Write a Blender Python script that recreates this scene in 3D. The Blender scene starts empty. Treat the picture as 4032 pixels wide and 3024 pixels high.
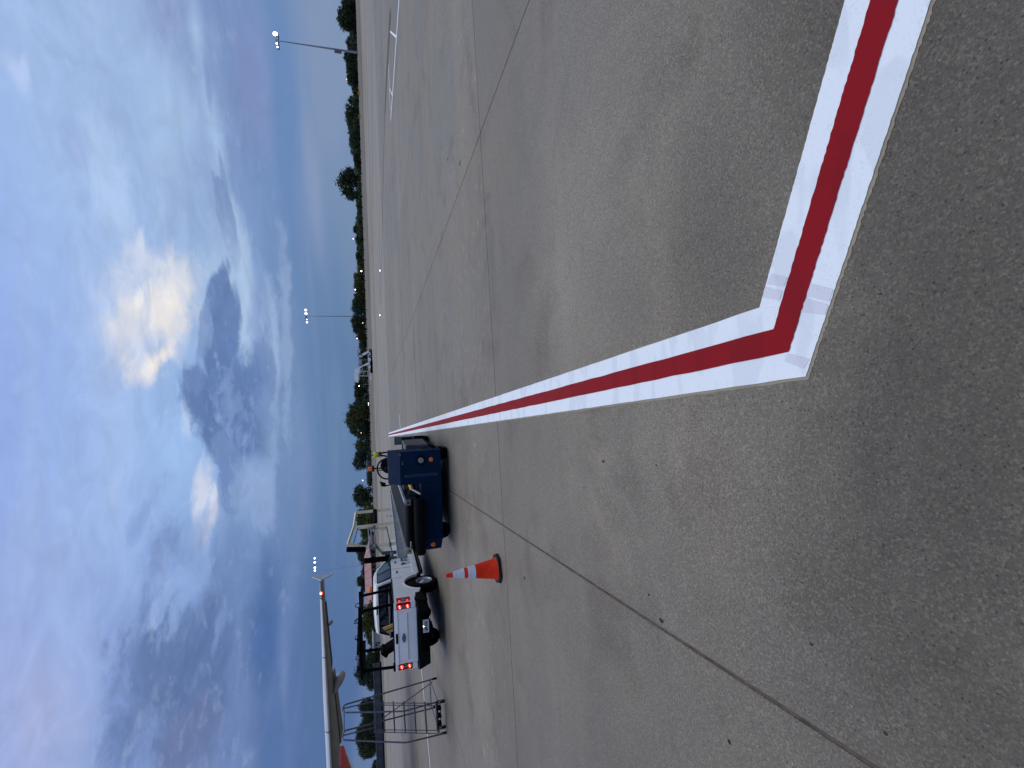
import bpy, bmesh, math, random
from mathutils import Vector, Matrix, noise as mnoise
random.seed(7)
C = bpy.context.scene
COL = C.collection
R = math.radians

# ------------------------------------------------------------------ camera
H = 1.86                      # lens height (m)
F_PX, PITCH, ROLL = 1935.0, R(16.48), R(2.045)
PW, PH = 4032, 3024           # the photograph lies on its side: world up is towards its left edge
cp, sp, cr, sr = math.cos(PITCH), math.sin(PITCH), math.cos(ROLL), math.sin(ROLL)
R0, U0, F0 = Vector((1, 0, 0)), Vector((0, sp, cp)), Vector((0, cp, -sp))
RIGHT = cr * R0 - sr * U0
UP = sr * R0 + cr * U0
cam_d = bpy.data.cameras.new('camera')
cam = bpy.data.objects.new('camera', cam_d)
COL.objects.link(cam)
m = Matrix.Identity(4)
for i, v in enumerate((-UP, RIGHT, -F0)):
    m[0][i], m[1][i], m[2][i] = v
m.translation = Vector((0, 0, H))
cam.matrix_world = m
cam_d.sensor_fit = 'HORIZONTAL'
cam_d.sensor_width = 36.0
cam_d.lens = 36.0 * F_PX / PW
cam_d.clip_start, cam_d.clip_end = 0.05, 20000
C.camera = cam

def ray(X, Y):
    u, v = PH / 2 - Y, X - PW / 2
    u2, v2 = cr * u - sr * v, sr * u + cr * v
    return R0 * (u2 / F_PX) + F0 - U0 * (v2 / F_PX)
def G(X, Y, z=0.0):
    d = ray(X, Y); k = (z - H) / d.z
    return Vector((d.x * k, d.y * k, z))
def AT(X, Y, y):
    d = ray(X, Y); k = y / d.y
    return Vector((d.x * k, y, H + d.z * k))
def AZEL(X, Y):
    d = ray(X, Y).normalized()
    return math.degrees(math.atan2(d.x, d.y)), math.degrees(math.asin(d.z))

def lin(c):
    return tuple(((v / 255) / 12.92 if v / 255 <= 0.04045 else ((v / 255 + 0.055) / 1.055) ** 2.4) for v in c)

# ------------------------------------------------------------------ node helper
class NT:
    def __init__(s, tree):
        s.t = tree; s.n = tree.nodes; s.l = tree.links
    def put(s, sock, v):
        if hasattr(v, 'is_output'): s.l.new(v, sock)
        elif v is not None:
            if isinstance(v, (tuple, list)) and sock.type == 'RGBA' and len(v) == 3: v = (*v, 1)
            sock.default_value = v
    def math(s, op, a, b=None, clamp=False):
        n = s.n.new('ShaderNodeMath'); n.operation = op; n.use_clamp = clamp
        s.put(n.inputs[0], a)
        if b is not None: s.put(n.inputs[1], b)
        return n.outputs[0]
    def vmath(s, op, a, b=None):
        n = s.n.new('ShaderNodeVectorMath'); n.operation = op
        s.put(n.inputs[0], a)
        if b is not None:
            if op == 'SCALE': s.put(n.inputs['Scale'], b)
            else: s.put(n.inputs[1], b)
        return n.outputs['Value'] if op in ('LENGTH', 'DOT_PRODUCT') else n.outputs[0]
    def mix(s, f, a, b, mode='MIX'):
        n = s.n.new('ShaderNodeMix'); n.data_type = 'RGBA'; n.blend_type = mode
        s.put(n.inputs[0], f); s.put(n.inputs[6], a); s.put(n.inputs[7], b)
        return n.outputs[2]
    def noise(s, vec, scale, detail=4, rough=0.5, dist=0.0, out=0):
        n = s.n.new('ShaderNodeTexNoise')
        if vec is not None: s.put(n.inputs['Vector'], vec)
        n.inputs['Scale'].default_value = scale; n.inputs['Detail'].default_value = detail
        n.inputs['Roughness'].default_value = rough; n.inputs['Distortion'].default_value = dist
        return n.outputs[out]
    def voro(s, vec, scale, feat='F1'):
        n = s.n.new('ShaderNodeTexVoronoi'); n.feature = feat
        if vec is not None: s.put(n.inputs['Vector'], vec)
        n.inputs['Scale'].default_value = scale
        return n
    def rng(s, v, a, b, c=0.0, d=1.0, smooth=True):
        n = s.n.new('ShaderNodeMapRange'); n.interpolation_type = 'SMOOTHSTEP' if smooth else 'LINEAR'
        s.put(n.inputs[0], v)
        for i, q in enumerate((a, b, c, d)): s.put(n.inputs[1 + i], q)
        return n.outputs[0]
    def mapping(s, vec, loc=(0, 0, 0), rot=(0, 0, 0), scale=(1, 1, 1), kind='POINT'):
        n = s.n.new('ShaderNodeMapping'); n.vector_type = kind
        s.put(n.inputs['Vector'], vec)
        n.inputs['Location'].default_value = loc; n.inputs['Rotation'].default_value = rot; n.inputs['Scale'].default_value = scale
        return n.outputs[0]
    def ramp(s, f, stops):
        n = s.n.new('ShaderNodeValToRGB'); s.put(n.inputs[0], f)
        e = n.color_ramp.elements
        while len(e) < len(stops): e.new(0.5)
        for i, (p, c) in enumerate(stops): e[i].position = p; e[i].color = (*c, 1)
        return n.outputs[0]
    def comb(s, x, y, z):
        n = s.n.new('ShaderNodeCombineXYZ')
        for i, q in enumerate((x, y, z)): s.put(n.inputs[i], q)
        return n.outputs[0]
    def sep(s, v):
        n = s.n.new('ShaderNodeSeparateXYZ'); s.put(n.inputs[0], v); return n.outputs

# ------------------------------------------------------------------ sky and sun
SUN_AZ, SUN_EL = 7.5, 70.0
world = bpy.data.worlds.new('World'); C.world = world; world.use_nodes = True
wt = NT(world.node_tree); wt.n.clear()
d = wt.vmath('NORMALIZE', wt.n.new('ShaderNodeTexCoord').outputs['Generated'])
dx, dy, dz = wt.sep(d)
az = wt.math('MULTIPLY', wt.math('ARCTAN2', dx, dy), 57.2958)
el = wt.math('MULTIPLY', wt.math('ARCSINE', dz), 57.2958)
sky2 = wt.comb(az, el, 0.0)
# cloud-deck projection: streaks close up towards the horizon as on a real flat deck
dzp = wt.math('ADD', wt.math('MAXIMUM', dz, 0.0), 0.10)
deck = wt.comb(wt.math('DIVIDE', dx, dzp), wt.math('DIVIDE', dy, dzp), 0.0)
stretched = wt.vmath('MULTIPLY', d, (1.0, 1.0, 2.6))
n_puff = wt.noise(stretched, 9.0, 9, 0.62, 0.4)         # ragged cumulus edges
n_puff2 = wt.noise(wt.mapping(stretched, loc=(3.1, 1.7, 0.4)), 13.0, 8, 0.60, 0.3)
n_tex = wt.noise(wt.mapping(stretched, loc=(7.3, 2.2, 5.4)), 9.0, 8, 0.56, 1.6)
n_soft = wt.noise(stretched, 4.0, 5, 0.5, 0.6)          # broad soft variation
n_fine = wt.noise(stretched, 30.0, 6, 0.6, 0.3)
n_deck = wt.noise(wt.mapping(deck, scale=(0.55, 1.9, 1)), 1.3, 7, 0.55, 0.5)
n_streak = wt.noise(wt.mapping(sky2, rot=(0, 0, R(-4)), scale=(0.020, 0.17, 1)), 1.0, 5, 0.5, 0.9)
E01 = wt.math('DIVIDE', el, 40.0, clamp=True)
left = wt.ramp(E01, [(0.0, lin((84, 110, 150))), (0.10, lin((78, 106, 155))), (0.25, lin((88, 116, 168))), (0.42, lin((120, 146, 204))), (0.62, lin((146, 168, 222))), (0.80, lin((166, 178, 222))), (1.0, lin((158, 172, 222)))])
midc = wt.ramp(E01, [(0.0, lin((96, 125, 162))), (0.12, lin((94, 126, 168))), (0.22, lin((112, 142, 186))), (0.36, lin((140, 176, 222))), (0.55, lin((160, 188, 234))), (0.72, lin((148, 174, 230))), (1.0, lin((138, 164, 226)))])
right = wt.ramp(E01, [(0.0, lin((126, 150, 180))), (0.10, lin((124, 146, 182))), (0.17, lin((108, 138, 184))), (0.30, lin((128, 152, 198))), (0.42, lin((154, 180, 220))), (0.60, lin((160, 188, 230))), (0.78, lin((152, 182, 238))), (1.0, lin((144, 174, 236)))])
wl = wt.rng(az, -4.0, -30.0)
wr = wt.rng(az, 2.0, 26.0)
sky = wt.mix(wr, wt.mix(wl, midc, left), right)
# broad cloud deck everywhere (also beyond the frame)
sky = wt.mix(wt.math('MULTIPLY', wt.math('MULTIPLY', wt.rng(n_deck, 0.44, 0.72), wt.rng(el, 9.0, 20.0)), 0.40), sky, lin((176, 196, 230)))
sky = wt.mix(wt.math('MULTIPLY', wt.math('MULTIPLY', wt.rng(n_streak, 0.44, 0.66), wt.rng(el, 22.0, 9.0)), 0.28), sky, lin((140, 156, 194)))
sky = wt.mix(wt.math('MULTIPLY', wt.math('MULTIPLY', wt.rng(n_streak, 0.50, 0.32), wt.rng(el, 20.0, 6.0)), 0.22), sky, lin((88, 122, 172)))
def blob(col, X, Y, hX, hY, rot=0.0, amp=0.5, soft=0.5, k=1.0, n=None):
    """One cloud or gap of the sky, centred where the photograph has it, in degrees of azimuth and elevation."""
    global sky
    a, e = AZEL(X, Y)
    a2, e2 = AZEL(X, Y - hY); a3, e3 = AZEL(X - hX, Y)
    ra = 1.1 * math.hypot(a2 - a, e2 - e); re = 1.1 * math.hypot(a3 - a, e3 - e)
    tilt = math.atan2(e2 - e, a2 - a) + R(rot)
    mp = wt.mapping(sky2, loc=(a, e, 0), rot=(0, 0, tilt), scale=(ra, re, 1), kind='TEXTURE')
    r = wt.vmath('LENGTH', mp)
    v = wt.math('ADD', wt.math('SUBTRACT', 1.12, r), wt.math('MULTIPLY', wt.math('SUBTRACT', n or n_puff, 0.5), amp * 3.6))
    sky = wt.mix(wt.math('MULTIPLY', wt.rng(v, 0.0, soft), k), sky, lin(col))
# right half: bright lane, grey-lilac bank under it, haze band on the horizon
blob((163, 190, 226), 690, 480, 190, 480, 0, 0.5, 1.0, 0.75, n_soft)
blob((126, 144, 190), 985, 330, 120, 440, 5, 0.45, 0.8, 0.8, n_streak)
blob((132, 148, 194), 640, 60, 130, 230, 10, 0.5, 1.0, 0.55, n_soft)
blob((166, 192, 228), 772, 130, 42, 260, 6, 0.3, 1.2, 0.8, n_soft)
blob((166, 194, 228), 850, 560, 46, 290, 9, 0.35, 1.1, 0.85)
blob((166, 194, 226), 925, 930, 50, 250, 12, 0.4, 1.0, 0.85)
blob((104, 136, 184), 1120, 420, 60, 420, 4, 0.4, 0.9, 0.8, n_soft)
blob((128, 148, 182), 1290, 250, 70, 420, 4, 0.25, 0.6, 0.85, n_soft)
blob((140, 158, 192), 1235, 760, 36, 380, 5, 0.3, 0.9, 0.5, n_streak)
blob((126, 150, 196), 820, 330, 14, 130, 6, 0.6, 0.6, 0.7)
blob((124, 148, 192), 880, 700, 13, 150, 10, 0.7, 0.5, 0.7)
blob((118, 142, 188), 890, 850, 26, 190, 12, 0.8, 0.4, 0.8)
blob((140, 162, 206), 930, 1180, 22, 90, 10, 0.8, 0.4, 0.8)
blob((186, 206, 244), 60, 280, 50, 110, 25, 0.6, 1.0, 0.8)
blob((182, 204, 244), 95, 275, 22, 60, 0, 0.6, 0.9, 0.7)
blob((182, 206, 242), 430, 720, 110, 260, 10, 0.6, 1.0, 0.7)
blob((146, 168, 216), 290, 560, 60, 130, 20, 0.7, 1.0, 0.5)
# centre: light bay, warm cloud, blue gap, dark cloud
blob((170, 194, 226), 900, 1230, 170, 420, 8, 0.3, 1.2, 0.9, n_soft)
blob((166, 190, 222), 1065, 1480, 46, 420, 1, 0.8, 0.8, 0.75)
blob((150, 172, 208), 1130, 1330, 30, 420, 2, 0.8, 0.8, 0.6, n_puff2)
blob((176, 200, 230), 985, 1270, 40, 330, 4, 0.5, 1.0, 0.85)
blob((190, 208, 238), 600, 1230, 230, 360, -4, 0.6, 1.3, 0.85, n_soft)
blob((198, 210, 234), 540, 1240, 230, 330, -6, 0.5, 1.7, 0.9, n_puff2)
blob((220, 222, 230), 520, 1230, 150, 200, -6, 0.8, 1.7, 0.8, n_puff2)
blob((222, 222, 228), 620, 1225, 200, 280, -8, 0.5, 1.5, 0.9, n_puff2)
blob((240, 235, 230), 680, 1200, 130, 215, -10, 0.45, 1.3, 0.9, n_puff2)
blob((232, 229, 230), 590, 1440, 78, 115, -26, 0.7, 1.1, 0.85, n_puff2)
blob((246, 240, 234), 636, 1400, 40, 85, -30, 0.6, 0.9, 0.9, n_puff2)
blob((246, 242, 238), 560, 1160, 34, 90, -10, 0.9, 1.0, 0.6, n_puff2)
blob((212, 214, 222), 690, 1290, 26, 70, 0, 0.7, 1.2, 0.6, n_puff2)
blob((214, 221, 238), 555, 925, 22, 56, 0, 0.9, 1.0, 0.85, n_puff2)
blob((208, 218, 240), 548, 1030, 40, 90, 0, 0.7, 1.0, 0.7)
blob((158, 190, 236), 690, 1760, 160, 250, 0, 0.3, 1.3, 0.85, n_soft)
blob((188, 208, 238), 735, 1660, 34, 90, 0, 0.7, 0.9, 0.8)
blob((130, 154, 200), 1020, 1340, 60, 330, 2, 0.7, 0.8, 0.7)
blob((112, 138, 184), 1030, 1620, 80, 260, 0, 0.8, 0.7, 0.85)
blob((100, 126, 176), 850, 1175, 40, 130, -12, 0.45, 0.40, 0.95)
blob((98, 125, 174), 876, 1330, 66, 200, -8, 0.45, 0.40, 0.95)
blob((126, 152, 198), 800, 1330, 30, 190, -6, 0.8, 0.5, 0.8, n_puff2)
blob((98, 125, 176), 880, 1570, 142, 210, 0, 0.50, 0.45, 0.97)
blob((96, 122, 173), 905, 1690, 128, 170, 8, 0.55, 0.45, 0.97)
blob((108, 134, 184), 768, 1490, 44, 60, 0, 0.8, 0.35, 0.95, n_puff2)
blob((112, 138, 186), 905, 1830, 66, 140, 12, 0.9, 0.40, 0.9)
blob((112, 140, 192), 895, 1920, 36, 100, 14, 1.0, 0.4, 0.85)
blob((132, 158, 206), 900, 1600, 60, 150, 10, 1.2, 0.8, 0.5, n_fine)
blob((142, 168, 210), 1000, 1950, 90, 160, 0, 0.6, 0.6, 0.85)
# left: small warm cloud, big ragged bank, dark slope
blob((184, 204, 240), 800, 1985, 66, 200, -3, 0.7, 1.1, 0.9)
blob((208, 214, 234), 795, 1925, 42, 105, -6, 0.9, 1.1, 0.9, n_puff2)
blob((216, 219, 236), 832, 2035, 26, 120, -6, 0.9, 0.7, 0.9, n_puff2)
blob((150, 180, 232), 560, 2060, 130, 280, 0, 0.4, 1.3, 0.6, n_soft)
blob((116, 140, 190), 640, 2150, 80, 150, -24, 0.8, 0.9, 0.7)
blob((118, 142, 192), 560, 2040, 36, 120, -20, 0.9, 1.0, 0.5, n_puff2)
blob((112, 136, 184), 770, 2540, 350, 540, -10, 0.6, 1.3, 0.92)
blob((98, 121, 167), 650, 2600, 190, 290, -12, 0.7, 1.0, 0.9)
blob((92, 116, 163), 800, 2660, 140, 360, -6, 0.55, 0.7, 0.9)
blob((108, 124, 166), 730, 2870, 170, 200, -6, 0.7, 0.9, 0.8, n_puff2)
blob((142, 170, 220), 760, 2290, 44, 170, -22, 0.9, 0.7, 0.75, n_puff2)
blob((150, 176, 226), 640, 2370, 30, 110, -26, 1.0, 0.7, 0.7, n_puff2)
blob((132, 156, 204), 860, 2480, 24, 160, -10, 0.9, 0.8, 0.6, n_puff2)
blob((108, 136, 184), 930, 2220, 110, 300, -3, 0.4, 1.1, 0.75, n_soft)
blob((72, 104, 158), 1050, 2560, 84, 520, 0, 0.4, 1.1, 0.9, n_soft)
blob((118, 142, 186), 1120, 2700, 34, 330, 2, 0.5, 1.0, 0.5, n_soft)
blob((84, 112, 156), 1240, 2620, 80, 520, 0, 0.3, 0.9, 0.8, n_soft)
blob((176, 182, 216), 130, 2860, 190, 360, 0, 0.4, 1.5, 0.8, n_soft)
# fleece: every cloud has lighter and darker folds
band_ = wt.math('MULTIPLY', wt.rng(el, 5.0, 11.0), wt.rng(el, 40.0, 22.0))
sky = wt.vmath('SCALE', sky, wt.math('ADD', 1.0, wt.math('MULTIPLY', wt.math('SUBTRACT', n_tex, 0.5), wt.rng(band_, 0, 1, 0.05, 0.42, False))))
sky = wt.mix(wt.math('MULTIPLY', wt.math('MULTIPLY', wt.math('MULTIPLY', wt.rng(n_fine, 0.5, 0.72), wt.rng(n_puff, 0.4, 0.62)), band_), 0.22), sky, lin((190, 206, 236)))
sky = wt.mix(wt.rng(el, 0.0, -3.0), sky, lin((90, 96, 100)))
nish = wt.n.new('ShaderNodeTexSky'); nish.sky_type = 'NISHITA'; nish.sun_disc = False
nish.sun_elevation = R(SUN_EL); nish.sun_rotation = R(SUN_AZ)
sky = wt.mix(0.012, wt.vmath('SCALE', sky, 10.0), nish.outputs[0])
bg = wt.n.new('ShaderNodeBackground'); wt.put(bg.inputs[0], sky); bg.inputs[1].default_value = 0.1
wo = wt.n.new('ShaderNodeOutputWorld'); wt.l.new(bg.outputs[0], wo.inputs[0])
world.cycles.sampling_method = 'MANUAL'; world.cycles.sample_map_resolution = 512

sun_d = bpy.data.lights.new('sun', 'SUN'); sun_d.energy = 1.5; sun_d.angle = R(84); sun_d.color = (1.0, 0.88, 0.64)
sun = bpy.data.objects.new('sun', sun_d); COL.objects.link(sun)
sv = Vector((math.sin(R(SUN_AZ)) * math.cos(R(SUN_EL)), math.cos(R(SUN_AZ)) * math.cos(R(SUN_EL)), math.sin(R(SUN_EL))))
sun.rotation_euler = sv.to_track_quat('Z', 'Y').to_euler(); sun.location = (0, 0, 60)
C.view_settings.view_transform = 'Standard'; C.view_settings.look = 'None'
C.view_settings.exposure = 0.0; C.view_settings.gamma = 1.0; C.view_settings.use_curve_mapping = False

# ------------------------------------------------------------------ materials
MATS = {}
def mat(name, col, rough=0.6, metal=0.0, var=0.12, scale=6.0, bump=0.0, bscale=60.0, spec=0.28, coat=0.0, dirt=None, dirt_amt=0.0, srgb=True):
    if name in MATS: return MATS[name]
    mt = bpy.data.materials.new(name); mt.use_nodes = True
    t = NT(mt.node_tree); b = t.n['Principled BSDF']
    base = lin(col) if srgb else col
    tc = t.n.new('ShaderNodeTexCoord').outputs['Object']
    nz = t.noise(tc, scale, 6, 0.6)
    dark = tuple(c * (1 - var) for c in base); lite = tuple(min(1, c * (1 + var)) for c in base)
    c = t.mix(t.rng(nz, 0.3, 0.7), dark, lite)
    if dirt:
        dn = t.rng(t.noise(tc, scale * 0.7, 8, 0.7, 0.5), 0.52, 0.72)
        c = t.mix(t.math('MULTIPLY', dn, dirt_amt), c, lin(dirt))
    t.put(b.inputs['Base Color'], c)
    t.put(b.inputs['Roughness'], t.rng(t.noise(tc, scale * 3, 4), 0.25, 0.75, max(0.03, rough - 0.08), min(1, rough + 0.08)))
    b.inputs['Metallic'].default_value = metal
    b.inputs['Specular IOR Level'].default_value = spec
    b.inputs['Coat Weight'].default_value = coat
    if bump:
        bn = t.n.new('ShaderNodeBump'); bn.inputs['Strength'].default_value = bump; bn.inputs['Distance'].default_value = 0.01
        t.put(bn.inputs['Height'], t.noise(tc, bscale, 4)); t.l.new(bn.outputs[0], b.inputs['Normal'])
    MATS[name] = mt
    return mt
def emis(name, col, strength):
    if name in MATS: return MATS[name]
    mt = bpy.data.materials.new(name); mt.use_nodes = True
    t = NT(mt.node_tree); b = t.n['Principled BSDF']
    b.inputs['Base Color'].default_value = (*lin(col), 1)
    b.inputs['Emission Color'].default_value = (*lin(col), 1)
    b.inputs['Emission Strength'].default_value = strength
    MATS[name] = mt
    return mt
def glass(name, col, rough=0.05):
    return mat(name, col, rough, 0.0, 0.05, 3.0, spec=0.35)

TH = 1.665                                     # slab grid: direction of the long joints
DA = Vector((math.cos(TH), math.sin(TH), 0)); DN = Vector((-math.sin(TH), math.cos(TH), 0))

def concrete(name, per_slab, scuff=0.0):
    mt = bpy.data.materials.new(name); mt.use_nodes = True
    t = NT(mt.node_tree); b = t.n['Principled BSDF']
    geo = t.n.new('ShaderNodeNewGeometry').outputs['Position']
    p = t.mapping(geo, rot=(0, 0, -(TH - math.pi / 2)))          # x along the cross joints, y along the long ones
    big = t.noise(p, 0.35, 6, 0.55, 0.4)
    streak = t.noise(t.mapping(p, scale=(0.25, 2.2, 1)), 1.0, 7, 0.65, 0.3)
    streak2 = t.noise(t.mapping(p, scale=(0.012, 0.16, 1)), 1.0, 8, 0.68, 0.2)
    patch = t.noise(t.mapping(p, loc=(31, 7, 0)), 0.8, 7, 0.6, 0.6)
    c = t.mix(t.rng(big, 0.32, 0.68), lin((112, 109, 101)), lin((131, 127, 117)))
    c = t.mix(t.math('MULTIPLY', t.rng(streak, 0.40, 0.72), 0.45), c, lin((110, 111, 108)))
    c = t.mix(t.math('MULTIPLY', t.rng(streak2, 0.48, 0.70), 0.55), c, lin((150, 144, 132)))
    c = t.mix(t.math('MULTIPLY', t.rng(streak2, 0.46, 0.30), 0.5), c, lin((98, 97, 94)))
    c = t.mix(t.math('MULTIPLY', t.rng(patch, 0.50, 0.68), 0.60), c, lin((92, 86, 76)))
    if per_slab:
        oi = t.n.new('ShaderNodeObjectInfo')
        rv = oi.outputs['Random']
        c = t.mix(0.5, c, t.mix(rv, lin((116, 117, 116)), lin((132, 128, 119))), 'SOFT_LIGHT')
        c = t.vmath('SCALE', c, t.rng(rv, 0, 1, 0.92, 1.08, False))
    # salt-and-pepper aggregate: dark pits, pale grains
    v1 = t.voro(p, 62.0); v2 = t.voro(t.mapping(p, loc=(5, 3, 0)), 38.0)
    sep1 = t.sep(v1.outputs['Color'])
    g1 = t.noise(p, 130.0, 4, 0.75)
    g2 = t.noise(p, 40.0, 5, 0.75)
    cell = t.voro(p, 120.0); cs = t.sep(cell.outputs['Color'])
    c = t.mix(t.math('MULTIPLY', t.rng(cs[0], 0.45, 1.0, 0, 1, False), 0.42), c, lin((60, 57, 52)))
    c = t.mix(t.math('MULTIPLY', t.rng(cs[1], 0.62, 1.0, 0, 1, False), 0.34), c, lin((166, 160, 148)))
    c = t.mix(t.math('MULTIPLY', t.rng(g1, 0.47, 0.36), 0.42), c, lin((54, 52, 48)))
    c = t.mix(t.math('MULTIPLY', t.rng(g1, 0.55, 0.66), 0.26), c, lin((164, 159, 148)))
    c = t.mix(t.math('MULTIPLY', t.rng(g2, 0.46, 0.34), 0.30), c, lin((74, 71, 66)))
    pit = t.math('MULTIPLY', t.rng(v1.outputs['Distance'], 0.34, 0.16), t.math('GREATER_THAN', sep1[0], 0.86))
    c = t.mix(t.math('MULTIPLY', pit, 0.6), c, lin((34, 32, 30)))
    sep2 = t.sep(v2.outputs['Color'])
    grain = t.math('MULTIPLY', t.rng(v2.outputs['Distance'], 0.20, 0.08), t.math('GREATER_THAN', sep2[1], 0.95))
    c = t.mix(t.math('MULTIPLY', grain, 0.35), c, lin((186, 180, 168)))
    if scuff:
        px_, py_, pz_ = t.sep(p)
        zone = t.math('MULTIPLY', t.rng(py_, 6.6, 8.0), t.rng(py_, 15.0, 10.0))
        sc = t.rng(t.noise(t.mapping(p, scale=(1.6, 4.2, 1)), 3.0, 9, 0.75, 0.8), 0.55, 0.66)
        c = t.mix(t.math('MULTIPLY', t.math('MULTIPLY', sc, zone), scuff), c, lin((166, 166, 160)))
    c = t.vmath('MULTIPLY', c, (1.10, 1.05, 0.945))
    # ragged pale and dark slab patches; one a stain, one the loader's painted-in shade
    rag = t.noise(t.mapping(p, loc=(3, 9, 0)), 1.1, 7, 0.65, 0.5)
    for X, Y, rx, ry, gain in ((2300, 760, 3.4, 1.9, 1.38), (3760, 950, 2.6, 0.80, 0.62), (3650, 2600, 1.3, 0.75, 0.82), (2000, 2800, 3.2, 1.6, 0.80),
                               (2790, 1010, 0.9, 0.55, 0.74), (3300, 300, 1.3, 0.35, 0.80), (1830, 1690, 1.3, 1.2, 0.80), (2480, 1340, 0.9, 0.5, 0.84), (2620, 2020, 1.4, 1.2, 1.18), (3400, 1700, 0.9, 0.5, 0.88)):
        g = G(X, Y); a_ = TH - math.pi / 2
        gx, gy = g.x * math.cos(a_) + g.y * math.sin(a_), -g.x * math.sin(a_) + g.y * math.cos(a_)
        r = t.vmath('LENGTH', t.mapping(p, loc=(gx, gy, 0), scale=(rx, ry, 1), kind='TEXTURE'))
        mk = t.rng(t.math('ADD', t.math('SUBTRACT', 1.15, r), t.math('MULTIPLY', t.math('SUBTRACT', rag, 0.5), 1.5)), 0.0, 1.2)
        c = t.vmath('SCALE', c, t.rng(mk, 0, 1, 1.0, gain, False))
    t.put(b.inputs['Base Color'], c)
    t.put(b.inputs['Roughness'], t.rng(big, 0.3, 0.7, 0.50, 0.66))
    b.inputs['Specular IOR Level'].default_value = 0.40
    bn = t.n.new('ShaderNodeBump'); bn.inputs['Strength'].default_value = 0.55; bn.inputs['Distance'].default_value = 0.006
    t.put(bn.inputs['Height'], t.math('ADD', g1, t.math('MULTIPLY', pit, -0.6))); t.l.new(bn.outputs[0], b.inputs['Normal'])
    return mt
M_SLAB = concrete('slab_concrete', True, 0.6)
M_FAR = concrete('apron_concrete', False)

def paint(name, col, wear_col, wear=0.5, lo=0.0):
    mt = bpy.data.materials.new(name); mt.use_nodes = True
    t = NT(mt.node_tree); b = t.n['Principled BSDF']
    geo = t.n.new('ShaderNodeNewGeometry').outputs['Position']
    p = t.mapping(geo, rot=(0, 0, -(TH - math.pi / 2)))
    base = lin(col)
    # roller laps: soft patches where one coat ends, and fine grit of the slab showing through
    lap = t.rng(t.noise(t.mapping(p, rot=(0, 0, 0.6), scale=(1.2, 3.4, 1)), 1.6, 2, 0.4, 0.3), 0.52, 0.58)
    c = t.mix(t.math('MULTIPLY', lap, 0.26), base, lin(wear_col))
    grit = t.noise(p, 90.0, 5, 0.75); sm = t.noise(p, 7.0, 6, 0.7)
    c = t.mix(t.math('MULTIPLY', t.math('MULTIPLY', t.rng(grit, 0.5, 0.7), t.rng(sm, 0.4, 0.65)), wear), c, lin(wear_col))
    c = t.mix(t.math('MULTIPLY', t.rng(t.noise(p, 2.2, 8, 0.75, 1.0), 0.6, 0.75), wear * 0.5), c, lin(wear_col))
    t.put(b.inputs['Base Color'], c)
    b.inputs['Roughness'].default_value = 0.7; b.inputs['Specular IOR Level'].default_value = 0.15
    bn = t.n.new('ShaderNodeBump'); bn.inputs['Strength'].default_value = 0.5; bn.inputs['Distance'].default_value = 0.003
    t.put(bn.inputs['Height'], grit); t.l.new(bn.outputs[0], b.inputs['Normal'])
    return mt
M_WHITE = paint('white_road_paint', (228, 236, 238), (188, 194, 202), 0.75)
M_RED = paint('red_road_paint', (136, 10, 24), (106, 12, 24), 0.6)
M_BEIGE = paint('old_beige_paint', (150, 142, 122), (118, 112, 98), 0.9)

# ------------------------------------------------------------------ mesh helpers
def nb(): return bmesh.new()
def origin(o):
    v = Vector((0, 0, 0))
    while o is not None: v += o.location; o = o.parent
    return v
SPLIT = set('skirt body wheel_arch door_panel shut_line bed_rail_cap rear_pillar lit_bulb reversing_lens chassis hydraulic_bracket conveyor_support rail_clamp rear_guard bolt vest_stripe caster_frame caster_fork roof_seam bulb_filament'.split())
def islands(bm):
    seen, out = set(), []
    for v in bm.verts:
        if v in seen: continue
        st, grp = [v], []
        seen.add(v)
        while st:
            a = st.pop(); grp.append(a)
            for e in a.link_edges:
                b = e.other_vert(a)
                if b not in seen: seen.add(b); st.append(b)
        out.append(grp)
    return out
def obj(name, bm, mt, parent=None, smooth=False, bevel=0.0, local=False, segs=2):
    """one mesh object; meshes of the kinds in SPLIT become one object per separate piece"""
    if name in SPLIT:
        gr = islands(bm)
        if len(gr) > 1:
            first = None
            for g_ in gr:
                nbm = bmesh.new(); mp = {v: nbm.verts.new(v.co) for v in g_}
                for f in {f for v in g_ for f in v.link_faces}: nbm.faces.new([mp[v] for v in f.verts])
                o = obj1(name, nbm, mt, parent, smooth, bevel, local, segs)
                first = first or o
            bm.free(); return first
    return obj1(name, bm, mt, parent, smooth, bevel, local, segs)
def obj1(name, bm, mt, parent, smooth, bevel, local, segs):
    bmesh.ops.recalc_face_normals(bm, faces=bm.faces)
    if bevel:
        es = [e for e in bm.edges if len(e.link_faces) == 2 and e.calc_face_angle(0) > 0.5]
        bmesh.ops.bevel(bm, geom=es, offset=bevel, segments=segs, affect='EDGES', profile=0.6, clamp_overlap=True)
    if parent is not None and not local:
        bmesh.ops.translate(bm, verts=bm.verts, vec=-origin(parent))
    me = bpy.data.meshes.new(name); bm.to_mesh(me); bm.free()
    if smooth:
        for p in me.polygons: p.use_smooth = True
        if smooth != 'all': me.set_sharp_from_angle(angle=R(38))
    for q in (mt if isinstance(mt, (list, tuple)) else [mt]): me.materials.append(q)
    o = bpy.data.objects.new(name, me); COL.objects.link(o)
    if parent is not None: o.parent = parent
    return o
def thing(name, label, cat, loc, group=None):
    o = bpy.data.objects.new(name, None); COL.objects.link(o); o.location = loc; o.empty_display_size = 0.2
    o['label'] = label; o['category'] = cat
    if group: o['group'] = group
    return o
def struct(o): o['kind'] = 'structure'; return o
def stuff(o): o['kind'] = 'stuff'; return o
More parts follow.
